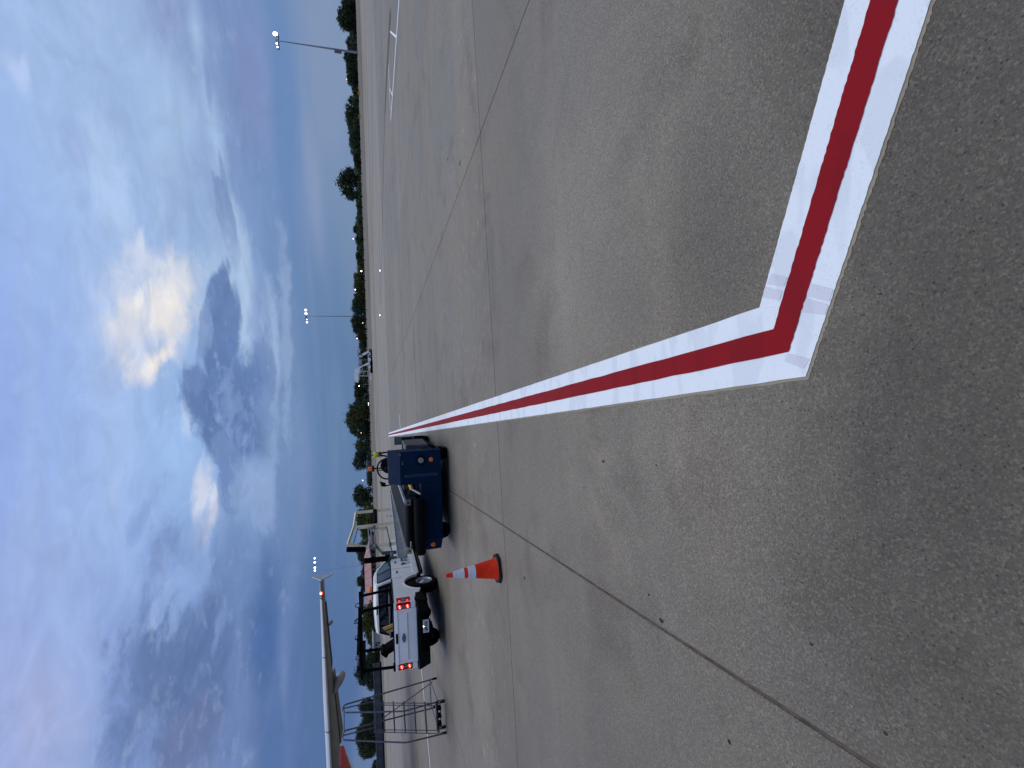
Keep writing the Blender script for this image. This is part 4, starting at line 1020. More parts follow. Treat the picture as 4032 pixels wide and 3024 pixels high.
# ------------------------------------------------------------------ rolling ladder (left)
la = thing('rolling_ladder', 'grey tubular rolling ladder platform standing left of the pickup', 'ladder', (-9.55, 15.0, 0))
def LP(z, X, Y, y): return AT(1300 + X * 520 / 2135, 2620 + Y * 520 / 2135, y)
r_ = .021
yn = 14.2
def tubes(name, pts, r=r_, rad=.10): return obj(name, tb(rounded(pts, rad, 5), r, 8), M_LADDER, la, True)
FR_, FLr = G(1300 + 1715 * .24356, 2620 + 210 * .24356), None
p = LP
# right side hoop: far foot -> up to the top -> hoop -> down to the platform line -> near foot
farR = Vector((-9.50, 16.16, .10)); farL = Vector((-10.33, 16.02, .10))
nearR = Vector((-9.10, 14.32, .12)); nearL = Vector((-9.97, 14.22, .10))
topR = LP(0, 222, 640, 14.25); topR2 = LP(0, 190, 742, 13.9)
tubes('handrail_right', [farR, topR, topR2, LP(0, 220, 765, 13.75), LP(0, 1190, 742, 13.75), LP(0, 1700, 600, 14.25)])
topL = LP(0, 225, 1058, 14.1); topL2 = LP(0, 195, 1190, 13.7)
tubes('handrail_left', [LP(0, 1660, 690, 15.95), topL, topL2, LP(0, 205, 1206, 13.6), LP(0, 1225, 1250, 13.55), LP(0, 1850, 1100, 14.1), nearL])
tubes('inner_rail', [LP(0, 200, 700, 14.15), LP(0, 700, 585, 14.8), LP(0, 800, 560, 15.1)], .016)
tubes('inner_rail', [LP(0, 205, 1135, 13.95), LP(0, 690, 1010, 14.4)], .016)
tubes('top_crossbar', [topR, topL], .016)
tubes('brace', [LP(0, 770, 915, 14.4), LP(0, 1650, 270, 16.1)], .014)
tubes('base_bar', [farR + Vector((0, 0, .12)), farL + Vector((0, 0, .12))], .018)
tubes('base_bar', [farR + Vector((0, 0, .12)), nearR + Vector((0, 0, .08))], .016)
tubes('base_bar', [farL + Vector((0, 0, .10)), nearL + Vector((0, 0, .08))], .016)
# stringers: pairs of thin verticals
for ya, yb in ((607, 612), (640, 650), (1042, 1050), (1075, 1105)):
    obj('stringer', tb([LP(0, 700, ya, 14.25), LP(0, 1735, yb, 14.22)], .012, 4), M_LADDER, la)
for i, X in enumerate((700, 857, 1022, 1192, 1362, 1535, 1715)):
    a = LP(0, X, 612 + i * 3, 14.24); b_ = LP(0, X + 18 + i * 2, 1070 + i * 4, 14.24)
    dpt = .22 if i else .50
    bm = nb(); hexa(bm, [a + Vector((0, -.02, -.018)), b_ + Vector((0, -.02, -.018)), b_ + Vector((-.06, dpt, -.018)), a + Vector((-.06, dpt, -.018))],
                    [a + Vector((0, -.02, .014)), b_ + Vector((0, -.02, .014)), b_ + Vector((-.06, dpt, .014)), a + Vector((-.06, dpt, .014))])
    obj('tread' if i else 'platform', bm, M_TREAD, la)
for c_ in (farR, farL):
    obj('rubber_foot', tb([c_ + Vector((0, 0, .06)), c_ + Vector((0, 0, -.10))], .034, 8), M_RUBBER, la)
obj('rubber_foot', tb([nearL + Vector((0, 0, .04)), nearL + Vector((0, 0, -.10))], .034, 8), M_RUBBER, la)
def caster(x, y):
    c_ = obj('caster', lt([(.03, -.018), (.062, -.018), (.065, 0), (.062, .018), (.03, .018)], (x, y, .065), 'x', 18), M_RUBBER, la, True)
    bm = nb(); box(bm, x - .035, x - .025, y - .03, y + .03, .06, .20); box(bm, x + .025, x + .035, y - .03, y + .03, .06, .20); box(bm, x - .04, x + .04, y - .04, y + .04, .185, .205)
    obj('caster_fork', bm, M_STEEL, c_)
    obj('caster_hub', lt([(.028, -.022), (.028, .022)], (x, y, .065), 'x', 12), M_STEEL, c_)
caster(-9.10, 14.30); caster(-9.82, 14.26)
bm = nb(); box(bm, -9.86, -9.06, 14.25, 14.31, .205, .26); box(bm, -9.80, -9.10, 14.27, 14.29, .13, .15); box(bm, -9.5, -9.44, 14.2, 14.36, .12, .25); box(bm, -9.28, -9.22, 14.2, 14.36, .12, .25); box(bm, -9.72, -9.66, 14.2, 14.36, .12, .25)
obj('caster_frame', bm, M_BLACK, la)

# ------------------------------------------------------------------ airliner: wing reaching in from the left, tail cone behind it
M_WHT = mat('white_aircraft_paint', (206, 206, 202), 0.35, var=0.05, scale=1.0, coat=0.3)
M_WING = mat('grey_wing_paint', (120, 125, 130), 0.45, var=0.12, scale=0.8, dirt=(92, 92, 88), dirt_amt=0.4)
M_LE = mat('bare_slat_metal', (206, 208, 208), 0.35, 0.0, 0.04, 1.5)
M_RTAIL = mat('red_aircraft_paint', (158, 14, 24), 0.35, var=0.10, scale=0.6, spec=0.15)
aft = Vector((-.1302, .9915, 0)); lft = Vector((.9915, .1302, 0)); P0 = Vector((-28.7, 24.2, 0))
ap = thing('airliner', 'parked airliner with its grey wing and red tail cone reaching in at the edge', 'airliner', (-28.7, 24.2, 0))
def W(lx, ay, z): return P0 + lft * lx + aft * ay + Vector((0, 0, z))
st_ = [(1.5, 6.2, 3.99), (6, 4.5, 4.33), (7.1, 4.6, 4.41), (7.3, 6.85, 4.425), (8, 6.35, 4.48), (9, 5.6, 4.55), (10, 4.9, 4.63), (11, 4.2, 4.71), (12, 3.5, 4.78), (14, 2.5, 4.93), (16, 1.75, 5.09), (17.3, 1.5, 5.19)]
def foil(lx, c, zl):
    ay = 8.28 - (17.5 - lx) * .51
    th = .115 * c if c < 5 else .5
    th = min(th, .42)
    up = [(0.0, 0.0), (.03, .32), (.15, .62), (.40, .66), (.70, .36), (1.0, .02)]
    lo_ = [(1.0, -.03), (.70, -.22), (.40, -.40), (.15, -.34), (.03, -.20)]
    return [W(lx, ay + u * c, zl + v * th - u * (.06 + .01 * c)) for u, v in up + lo_]
bm = nb(); secs = [[bm.verts.new(q) for q in foil(*s)] for s in st_]
for a, b in zip(secs, secs[1:]):
    for i in range(len(a)): bm.faces.new((a[i], a[(i + 1) % len(a)], b[(i + 1) % len(a)], b[i]))
bm.faces.new(secs[0]); bm.faces.new(secs[-1][::-1])
wing = obj('wing', bm, M_WING, ap, True)
# leading-edge slats (four panels with gaps) and flaps on the trailing edge
def lerp_st(lx):
    for (a, b) in zip(st_, st_[1:]):
        if a[0] <= lx <= b[0]:
            f = (lx - a[0]) / (b[0] - a[0]); return (lx, a[1] + (b[1] - a[1]) * f, a[2] + (b[2] - a[2]) * f)
    return st_[-1]
for l0, l1 in ((3.0, 6.40), (6.46, 9.95), (10.01, 13.35), (13.41, 16.4)):
    bm = nb(); ring = []
    for k in range(7):
        lx, c, zl = lerp_st(l0 + (l1 - l0) * k / 6); ay = 8.28 - (17.5 - lx) * .51
        th = min(.115 * c, .42)
        pts = [(.05, .40 * th + .012), (.025, .30 * th + .012), (.0, .12 * th), (-.012, -.02 * th - .01), (.004, -.16 * th - .012), (.03, -.20 * th - .012)]
        ring.append([bm.verts.new(W(lx, ay + u * min(c, 3.2), zl + v)) for u, v in pts])
    for a, b in zip(ring, ring[1:]):
        for i in range(len(a) - 1): bm.faces.new((a[i], a[i + 1], b[i + 1], b[i]))
    obj('slat', bm, M_LE, ap, True)
for l0, l1, drop in ((3.0, 6.6, .10), (7.35, 11.6, .12), (12.1, 15.9, .03)):
    bm = nb(); A_ = []
    for lx in (l0, l1):
        _, c, zl = lerp_st(lx); ay = 8.28 - (17.5 - lx) * .51
        zz = zl - (.06 + .01 * c)
        A_.append([W(lx, ay + c * .76, zz - .05 + .02), W(lx, ay + c * .76, zz - .11), W(lx, ay + c * 1.02, zz - drop - .03), W(lx, ay + c * 1.02, zz - drop)])
    hexa(bm, A_[0], A_[1]); obj('flap', bm, mat('flap_grey', (104, 104, 100), 0.5, var=0.12), ap, True)
def fairing(lx, c0, c1, w, h, name):
    _, c, zl = lerp_st(lx); ay = 8.28 - (17.5 - lx) * .51
    bm = nb(); rings = []
    prof = [(0, .02, 0), (.12, .30, .10), (.3, .62, .26), (.5, .88, .46), (.7, 1.0, .62), (.88, .92, .72), (.97, .6, .74), (1.0, .08, .74)]
    for u, s, dn in prof:
        cen = W(lx, ay + c * (c0 + (c1 - c0) * u), zl - .25 - dn * .62 * h)
        rings.append([bm.verts.new(cen + lft * (w / 2 * s * math.cos(k * math.pi / 6)) + Vector((0, 0, h / 2 * s * math.sin(k * math.pi / 6)))) for k in range(12)])
    for a, b in zip(rings, rings[1:]):
        for k in range(12): bm.faces.new((a[k], a[(k + 1) % 12], b[(k + 1) % 12], b[k]))
    bm.faces.new(rings[0]); bm.faces.new(rings[-1][::-1])
    return obj(name, bm, mat('fairing_grey', (150, 152, 150), 0.4, var=0.1, scale=2), ap, True)
fairing(10.9, .45, 1.22, .42, .62, 'flap_fairing')
fairing(14.6, .55, 1.0, .22, .22, 'flap_fairing')
# wing-tip fence: a small fin up and a small fin down
tip = W(17.42, 8.30, 5.19)
for up_ in (1, -1):
    bm = nb(); zz = tip.z
    q0 = [W(17.42, 8.25, zz - .03), W(17.42, 9.75, zz - .05), W(17.46, 10.05, zz + up_ * .62), W(17.46, 9.55, zz + up_ * .68), W(17.43, 8.7, zz + up_ * .18)]
    hexa(bm, q0, [v + lft * .045 for v in q0]); obj('wingtip_fence', bm, mat('fence_white', (176, 178, 178), 0.4, var=0.05), ap, False, .006)
nl = obj('navigation_lamp', lt([(.0001, -.08), (.07, -.04), (.09, 0.02), (.07, .07), (.0001, .10)], W(16.75, 7.86, 5.15), 'y', 12), emis('red_navigation_glow', (255, 56, 40), 9.0), ap, True)
obj('lamp_core', lt([(.0001, -.05), (.045, -.02), (.0001, .02)], W(16.75, 7.86, 5.15) + Vector((0.01, -.06, 0)), 'y', 10), emis('red_navigation_core', (255, 210, 190), 14.0), nl, True)
# fuselage: body of revolution along the aircraft's axis, nose out of the picture
bm = nb(); rings = []
fus = [(-15.6, .05, 3.3), (-15.0, .75, 3.35), (-13.5, 1.45, 3.6), (-11.5, 1.9, 3.75), (-9, 1.98, 3.8), (6, 1.98, 3.8), (9, 1.98, 3.85), (12, 1.75, 4.05), (15, 1.40, 4.45), (18, .98, 4.82), (20.5, .62, 5.02), (21.9, .36, 5.08), (22.5, .14, 5.10)]
for ay, rad_, zc in fus:
    c_ = W(0, ay, zc); rings.append([bm.verts.new(c_ + lft * (rad_ * math.cos(k * math.pi / 14)) + Vector((0, 0, rad_ * math.sin(k * math.pi / 14)))) for k in range(28)])
for i, (a, b) in enumerate(zip(rings, rings[1:])):
    for k in range(28):
        f = bm.faces.new((a[k], a[(k + 1) % 28], b[(k + 1) % 28], b[k]))
        f.material_index = 1 if (i >= 7 and i <= 10 and not (17 <= k <= 24)) else 0
bm.faces.new(rings[0][::-1]); bm.faces.new(rings[-1])
obj('fuselage', bm, [M_WHT, M_RTAIL], ap, True)
bm = nb(); q0 = [W(-.15, 12.8, 5.75), W(-.15, 18.8, 5.6), W(-.08, 21.1, 11.4), W(-.08, 19.0, 11.5)]
hexa(bm, q0, [v + lft * .26 for v in q0]); obj('tail_fin', bm, M_RTAIL, ap, False, .03)
for s in (-1, 1):
    bm = nb(); q0 = [W(s * .5, 17.0, 4.95), W(s * .5, 19.6, 4.95), W(s * 3.0, 20.4, 5.20), W(s * 3.0, 19.2, 5.20)] if s > 0 else [W(s * .5, 17.0, 4.95), W(s * .5, 19.6, 4.95), W(s * 6.2, 21.2, 5.5), W(s * 6.2, 19.9, 5.5)]
    if s < 0:
        hexa(bm, q0, [v + Vector((0, 0, .12)) for v in q0]); obj('tailplane', bm, M_WHT, ap)
    else: bm.free()
bm = nb(); q0 = [W(-1.5, -4, 3.9), W(-1.5, 3.5, 3.7), W(-17.3, 9.8, 5.2), W(-17.3, 8.3, 5.2)]
hexa(bm, q0, [v + Vector((0, 0, .35)) for v in q0]); obj('far_wing', bm, M_WING, ap, True)
def strut(lx, ay, zt, r0):
    obj('landing_gear', tb([W(lx, ay, zt), W(lx, ay, .5)], .11, 10), M_STEEL, ap)
    for s in (-1, 1):
        c_ = W(lx + s * .3, ay, r0)
        obj('landing_wheel', lt([(r0 * .5, -.14), (r0 * .95, -.14), (r0, -.06), (r0, .06), (r0 * .95, .14), (r0 * .5, .14)], c_, 'x', 24), M_RUBBER, ap, True)
strut(3.8, 1.2, 4.0, .55); strut(-3.8, 1.2, 4.0, .55); strut(0, -11.3, 2.6, .40)

# ------------------------------------------------------------------ boarding stairs far out on the apron
M_STW = mat('white_stair_panel', (242, 242, 240), 0.45, var=0.06, scale=1.0)
M_STG = mat('beige_stair_panel', (190, 186, 174), 0.5, var=0.06, scale=1.0)
D1 = 143.0
def SP(a, b, y=D1): return AT(1360 + a * .12058, 1320 + b * .12058, y)
def plate(name, pts, y0, y1, mt, par, bevel=0.0):
    bm = nb(); q0 = [AT(1360 + a * .12058, 1320 + b * .12058, D1) for a, b in pts]
    hexa(bm, [Vector((v.x, y0, v.z)) for v in q0], [Vector((v.x, y1, v.z)) for v in q0]); return obj(name, bm, mt, par, False, bevel)
g0 = SP(893, 1180)
s1 = thing('boarding_stairs', 'white mobile boarding stairs whose tall raised platform stands left of the other unit', 'boarding stairs', (g0.x, D1 + 1, 0))
plate('chassis', [(815, 860), (815, 1225), (885, 1225), (885, 860)], D1, D1 + 2.2, M_DARK, s1)
plate('bumper_deck', [(805, 1210), (838, 1210), (858, 1460), (820, 1470)], D1 + .1, D1 + 2.0, M_STW, s1, .03)
plate('stair_flight', [(800, 880), (770, 870), (330, 1110), (440, 1112), (560, 1015), (800, 935)], D1, D1 + 2.0, M_STW, s1, .02)
plate('platform', [(300, 1105), (445, 1105), (440, 1250), (308, 1250)], D1, D1 + 2.2, M_STW, s1, .03)
plate('platform_canopy', [(292, 1262), (425, 1262), (428, 1535), (340, 1535), (330, 1440), (290, 1440)], D1 + .1, D1 + 2.1, M_STW, s1, .03)
plate('canopy_step', [(285, 1350), (305, 1350), (300, 1440), (285, 1440)], D1 + .2, D1 + 2.0, M_DARK, s1)
for b0 in (1155, 1310):
    plate('post', [(470, b0), (800, b0 + 10), (800, b0 + 36), (470, b0 + 26)], D1 + .2, D1 + .5, M_STG, s1)
plate('post_brace', [(588, 1165), (606, 1165), (606, 1330), (588, 1330)], D1 + .2, D1 + .4, M_STG, s1)
plate('side_locker', [(720, 1190), (790, 1190), (790, 1330), (720, 1330)], D1 + .6, D1 + 1.8, M_STG, s1)
plate('engine_cover', [(770, 1000), (820, 1000), (820, 1080), (770, 1080)], D1 - .1, D1 + .8, M_STW, s1, .03)
for b0 in (905, 1190):
    c_ = SP(868, b0); obj('wheel', lt([(.2, -.14), (.40, -.14), (.40, .14), (.2, .14)], (c_.x, D1 - .05, .40), 'y', 20), M_RUBBER, s1, True)
g1 = SP(880, 640)
s2 = thing('boarding_stairs', 'beige topped mobile boarding stairs standing right of the taller white unit', 'boarding stairs', (g1.x, D1 + 7, 0))
D1b = D1 + 6
def plate2(name, pts, dy0, dy1, mt, bevel=0.0):
    bm = nb(); q0 = [AT(1360 + a * .12058, 1320 + b * .12058, D1b) for a, b in pts]
    hexa(bm, [Vector((v.x, D1b + dy0, v.z)) for v in q0], [Vector((v.x, D1b + dy1, v.z)) for v in q0]); return obj(name, bm, mt, s2, False, bevel)
plate2('canopy', [(372, 440), (470, 440), (495, 560), (380, 575)], 0, 2.2, M_STG, .04)
plate2('top_rail', [(395, 590), (408, 590), (424, 1040), (410, 1040)], .2, .4, M_STG)
plate2('top_rail', [(428, 740), (440, 740), (462, 1010), (448, 1010)], .2, .4, M_STG)
plate2('cabin', [(432, 600), (552, 600), (552, 735), (432, 735)], 0, 2.0, mat('stair_cabin_grey', (96, 106, 116), 0.4), .03)
plate2('cabin_panel', [(440, 668), (548, 668), (548, 706), (440, 706)], -.06, 0, M_STW)
plate2('equipment_box', [(440, 790), (540, 790), (530, 950), (470, 950)], 0, 1.6, M_LGREY, .03)
plate2('stair_flight', [(552, 600), (770, 490), (805, 545), (620, 655), (552, 660)], 0, 1.9, M_STW, .02)
plate2('flight_skirt', [(575, 690), (770, 560), (790, 580), (580, 712)], .1, 1.8, M_DARK)
plate2('truck_cab', [(760, 480), (800, 480), (830, 640), (790, 640)], 0, 2.0, M_STW, .03)
plate2('chassis', [(800, 470), (870, 470), (880, 900), (820, 900)], .1, 2.0, M_DARK)
plate2('side_panel', [(735, 745), (830, 745), (830, 835), (740, 835)], -.1, 1.2, M_STW, .03)
plate2('side_panel', [(770, 860), (830, 900), (830, 960), (770, 960)], .6, 1.2, M_STG, .03)
for a, b, k in ((620, 780, 60), (640, 880, 80), (700, 800, 60)): plate2('lattice_member', [(a, b), (a + 14, b), (a + k, b + 70), (a + k - 14, b + 70)], .4, .6, M_GREY)
plate2('lattice_member', [(560, 760), (740, 800), (740, 812), (560, 772)], .4, .6, M_GREY)
plate2('rear_post', [(475, 960), (810, 985), (810, 1000), (475, 975)], .4, .6, M_STG)
for b0 in (500, 690):
    c_ = AT(1360 + 860 * .12058, 1320 + b0 * .12058, D1b); w_ = obj('wheel', lt([(.24, -.16), (.46, -.16), (.46, .16), (.24, .16)], (c_.x, D1b - .05, .46), 'y', 20), M_RUBBER, s2, True)
    obj('rim', lt([(.24, -.15), (.1, -.17), (.0001, -.17)], (c_.x, D1b - .05, .46), 'y', 14, False), M_RIM, w_, True)

# ------------------------------------------------------------------ the walking person in the hi-vis vest
pe = G(1535, 1787)
pr_ = thing('person', 'person in yellow hi-vis vest and black trousers walking away', 'person', (pe.x, pe.y, 0))
def skin(name, verts, edges, radii, mt, parent, root=0, lvl=1):
    me = bpy.data.meshes.new(name); me.from_pydata(verts, edges, [])
    tmp = bpy.data.objects.new(name + '_cage', me); COL.objects.link(tmp)
    md = tmp.modifiers.new('skin', 'SKIN'); md.use_smooth_shade = True
    for i, r in enumerate(radii):
        sv_ = me.skin_vertices[0].data[i]; sv_.radius = (r if isinstance(r, tuple) else (r, r)); sv_.use_root = i == root
    ms = tmp.modifiers.new('sub', 'SUBSURF'); ms.levels = lvl; ms.render_levels = lvl
    dg = bpy.context.evaluated_depsgraph_get()
    out = bpy.data.meshes.new_from_object(tmp.evaluated_get(dg))
    bpy.data.objects.remove(tmp)
    out.materials.clear(); out.materials.append(mt)
    for p_ in out.polygons: p_.use_smooth = True
    o = bpy.data.objects.new(name, out); COL.objects.link(o); o.parent = parent; return o
M_SKIN = mat('skin', (150, 104, 80), 0.55, var=0.1)
M_TRO = mat('black_trousers', (18, 18, 22), 0.85, var=0.3, scale=20)
M_VEST = mat('hi_vis_vest', (200, 255, 40), 0.7, var=0.08, scale=12)
M_HAIR = mat('dark_cap', (20, 18, 20), 0.8, var=0.2)
bv = [(0, 0, .94), (0, 0, 1.12), (0, .01, 1.30), (0, .01, 1.42), (0, .0, 1.50), (0, .01, 1.60), (0, .01, 1.70),
      (.10, 0, .90), (.11, .14, .52), (.11, .06, .10), (.12, .20, .05), (-.10, 0, .90), (-.11, -.10, .50), (-.11, -.28, .14), (-.11, -.20, .05),
      (.19, .0, 1.41), (.25, -.05, 1.15), (.26, .02, .92), (.26, .05, .82), (-.19, 0, 1.41), (-.25, .04, 1.15), (-.26, .12, .94), (-.26, .16, .85)]
be = [(0, 1), (1, 2), (2, 3), (3, 4), (4, 5), (5, 6), (0, 7), (7, 8), (8, 9), (9, 10), (0, 11), (11, 12), (12, 13), (13, 14), (3, 15), (15, 16), (16, 17), (17, 18), (3, 19), (19, 20), (20, 21), (21, 22)]
br = [(.15, .11), (.14, .10), (.17, .11), (.14, .09), .055, .085, .075, .085, .065, .048, .038, .085, .065, .048, .038, .062, .046, .038, .04, .062, .046, .038, .04]
skin('body', bv, be, br, M_SKIN, pr_)
skin('trousers', [(0, 0, 1.0), (.10, 0, .90), (.11, .14, .52), (.11, .065, .12), (-.10, 0, .90), (-.11, -.10, .50), (-.11, -.28, .16)], [(0, 1), (1, 2), (2, 3), (0, 4), (4, 5), (5, 6)], [(.175, .13), .108, .088, .078, .108, .088, .078], M_TRO, pr_)
vv = skin('vest', [(0, 0, .98), (0, 0, 1.15), (0, .01, 1.32), (0, .01, 1.44), (.17, .005, 1.41), (-.17, .005, 1.41), (.245, -.04, 1.22), (-.245, .03, 1.22)], [(0, 1), (1, 2), (2, 3), (3, 4), (3, 5), (4, 6), (5, 7)], [(.19, .14), (.185, .135), (.195, .135), (.12, .10), .085, .085, .06, .06], M_VEST, pr_)
skin('cap', [(0, .0, 1.64), (0, .01, 1.72), (0, .01, 1.75)], [(0, 1), (1, 2)], [.095, .085, .04], M_HAIR, pr_)
bm = nb()
for s in (-1, 1): hexa(bm, [(s * .09, -.155, 1.36), (s * .11, -.155, 1.36), (s * .01, -.155, 1.18), (-s * .01, -.155, 1.18)], [(s * .09, -.175, 1.36), (s * .11, -.175, 1.36), (s * .01, -.175, 1.18), (-s * .01, -.175, 1.18)])
box(bm, -.012, .012, -.175, -.15, 1.02, 1.19)
obj('vest_stripe', bm, mat('vest_stripe_grey', (70, 84, 50), 0.6), vv, local=True)
bm = nb(); box(bm, -.19, .19, -.155, .15, 1.075, 1.115); obj('vest_band', bm, mat('vest_band', (120, 140, 60), 0.5), vv, local=True, bevel=.03)
obj('orange_hem', bx(-.19, -.02, -.16, -.13, .90, 1.02), mat('orange_cloth', (230, 120, 60), 0.7), pr_, local=True, bevel=.015)
for s, y in ((.12, .20), (-.11, -.20)): obj('shoe', bx(s - .05, s + .05, y - .18, y + .12, 0.0, .09), M_TRO, pr_, local=True, bevel=.03)
pr_.rotation_euler = (0, 0, R(-22))

# ------------------------------------------------------------------ lamps
M_MAST = mat('grey_mast_paint', (142, 146, 152), 0.55, 0.2, 0.1, 1.0)
E_FLOOD = emis('floodlight_glow', (255, 252, 246), 30.0)
E_FLOOD2 = emis('floodlight_glow_cool', (236, 244, 255), 5.0)
def mast(label, base, top, y, heads, r0, r1, box_px=None):
    b = AT(*base, y); t_ = AT(*top, y); b.z = 0
    m_ = thing('light_mast', label, 'light mast', (b.x, y, 0), 'high floodlight masts at the apron edge')
    obj('pole', tb([(b.x, y, 0), (b.x + (t_.x - b.x) * 0, y, t_.z)], r0, 10, taper=r1), M_MAST, m_, True)
    zt = t_.z; xs = []
    for (X, Y, rr_, hot) in heads:
        p_ = AT(X, Y, y); xs.append(p_.x)
        h_ = obj('floodlight', bx(p_.x - rr_ * 1.2, p_.x + rr_ * 1.2, y - rr_ * .4, y + rr_ * .8, p_.z - rr_ * .9, p_.z + rr_ * 1.0), M_MAST, m_, False, rr_ * .1)
        if hot: obj('lamp_glass', lt([(rr_ * 1.1, y - rr_ * .45), (rr_ * .8, y - rr_ * .8), (.0001, y - rr_ * .9)], (p_.x, 0, p_.z), 'y', 14, False), E_FLOOD if hot > 1 else E_FLOOD2, h_, True)
    bm = nb(); box(bm, min(xs), max(xs), y + .5, y + .9, zt - .3, zt + .15)
    obj('head_frame', bm, M_DARK, m_)
    if box_px:
        p_ = AT(*box_px, y); obj('equipment_box', bx(b.x - r0 * 3.0, b.x - r0 * .9, y - .5, y + .5, p_.z - 2.0, p_.z + 2.0), mat('mast_box_grey', (108, 100, 104), 0.6), m_)
DR = 300.0
mast('tall floodlight mast with one dazzling lamp and a box on its pole', (1405, 207), (1096, 158), DR, [(1084, 135, .95, 2), (1089, 157, .5, 0), (1090, 172, .45, 1), (1093, 186, .42, 1), (1094, 192, .4, 0)], .62, .22, (1331, 199))
mast('slim floodlight mast rising from the dark grove right of the boarding stairs', (1436, 1246), (1204, 1243), 560.0, [(1204, 1221, 1.0, 1), (1205, 1235, 1.1, 1), (1206, 1251, 1.0, 0), (1208, 1258, .5, 1), (1209, 1269, .8, 1)], .6, .18)
mast('faint floodlight mast beyond the wing tip with four white lamps in a row', (1472, 2219), (1239, 2222), 700.0, [(1239.5, 2198, 1.0, 1), (1239.5, 2214, 1.1, 1), (1240, 2235, 1.15, 1), (1240, 2246, 1.0, 1)], .20, .10)
E_STREET = emis('street_lamp_glow', (255, 190, 160), 9.0)
E_STREETW = emis('white_lamp_glow', (255, 252, 240), 12.0)
E_STREETP = emis('pink_lamp_glow', (255, 190, 236), 5.0)
proto = {}
def street_lamp(X, Y, base_X, y, kind):
    p_ = AT(X, Y, y); hgt = p_.z
    o = thing('street_lamp', {'o': 'thin street lamp glowing orange among the dark far trees', 'p': 'thin street lamp glowing pink above the far treetops', 'n': 'pale unlit street lamp with an arm at the far pavement edge'}[kind], 'street lamp', (p_.x, y, 0), {'o': 'orange street lamps among the far trees', 'p': 'pink street lamps above the far trees', 'n': 'unlit street lamps at the far edge'}[kind])
    obj('pole', tb([(0, 0, 0), (0, 0, hgt)], .14 * y / 400, 6, taper=.09 * y / 400), M_MAST if kind == 'n' else M_DARK, o, local=True)
    a = 1.6 * y / 400
    obj('arm', tb([(0, 0, hgt), (-a if kind == 'n' else a * .3, 0, hgt + (.1 if kind != 'n' else -.0))], .09 * y / 400, 6), M_MAST if kind == 'n' else M_DARK, o, local=True)
    rr_ = .42 * y / 400
    if kind == 'n': obj('lamp_head', bx(-a - .4, -a + .2, -.3, .3, hgt - .55, hgt - .1), M_MAST, o, local=True)
    else: obj('lamp_head', lt([(.0001, -rr_), (rr_, -rr_ * .3), (rr_, rr_ * .3), (.0001, rr_)], (0, -rr_ - .1, hgt), 'z', 10), E_STREETP if kind == 'p' else E_STREET, o, True, local=True)
for X, Y, y, k in ((1355, 121, 360, 'p'), (1365, 315, 400, 'o'), (1372, 493, 400, 'o'), (1382, 725, 420, 'o'), (1391, 941, 420, 'p'), (1399, 1141, 420, 'o'), (1406, 1333, 430, 'p'), (1414, 1520, 430, 'o'), (1421, 1704, 430, 'o'), (1428, 1891, 430, 'p'), (1442, 2272, 330, 'o'), (1451, 2468, 300, 'o'), (1459, 2668, 280, 'o'),
                   (1430, 1514, 400, 'n'), (1435, 1552, 400, 'n'), (1434, 1818, 380, 'n'), (1440, 2283, 330, 'n'), (1442, 2037, 380, 'n')):
    street_lamp(X, Y, None, y, k)
for X, Y in ((1441, 2640), (1451, 2717)):       # taller pale posts leaning slightly in the lens on the left
    p_ = AT(X, Y, 215)
    o = thing('flood_post', 'slim pale post standing by the grey wall behind the ladder', 'post', (p_.x, 215, 0), 'pale posts by the grey wall')
    obj('pole', tb([(0, 0, 0), (0, 0, p_.z)], .13, 6, taper=.09), M_MAST, o, local=True)
    obj('post_cap', lt([(.16, p_.z), (.18, p_.z + .2), (.0001, p_.z + .3)], (0, 0, 0), 'z', 8), M_MAST, o, local=True)
for X, Y, lab in ((1497.5, 1065.5, 'small white ground lamp on the apron, nearer the lone rounded tree'), (1496.3, 1241.5, 'small white ground lamp on the apron in line with the slim floodlight mast')):
    g = G(X + 1.5, Y)
    o = thing('ground_lamp', lab, 'ground lamp', (g.x, g.y, 0), 'white lamps set in the apron')
    obj('lamp_body', lt([(.10, 0), (.10, .04), (.07, .06)], (0, 0, 0), 'z', 14), M_STEEL, o, local=True)
    obj('lamp_glass', lt([(.07, .055), (.05, .10), (.0001, .11)], (0, 0, 0), 'z', 12), E_STREETW, o, True, local=True)

# dark marker stubs in a row on the far pavement edge
mk0 = None
pts = [(1404 + .0, 39), (1405, 86), (1406.5, 131), (1407, 174), (1407.5, 215), (1408, 252), (1409, 289), (1409.5, 322), (1410, 356), (1410.5, 378), (1411, 399), (1413.5, 448), (1415.5, 499), (1417, 547), (1418, 594), (1419.5, 640), (1421, 684), (1422, 729), (1424, 774), (1425.5, 817), (1427, 859.5), (1428, 901), (1429.5, 943), (1431, 984), (1432.3, 1023), (1433.5, 1064), (1435, 1105), (1436.4, 1144), (1437.7, 1182), (1439, 1220), (1440, 1258), (1441.5, 1296), (1443, 1333), (1449.5, 1520), (1451, 1556), (1452.5, 1592), (1453.5, 1629), (1454.6, 1665), (1456, 1703), (1457, 1740), (1458.3, 1776), (1460, 1814), (1463.5, 1889), (1465, 1925), (1466, 1963), (1467.5, 2000), (1491, 2538), (1494, 2662), (1495, 2700), (1499, 2782), (1500, 2830), (1503, 2880), (1504, 2905), (1506, 2960)]
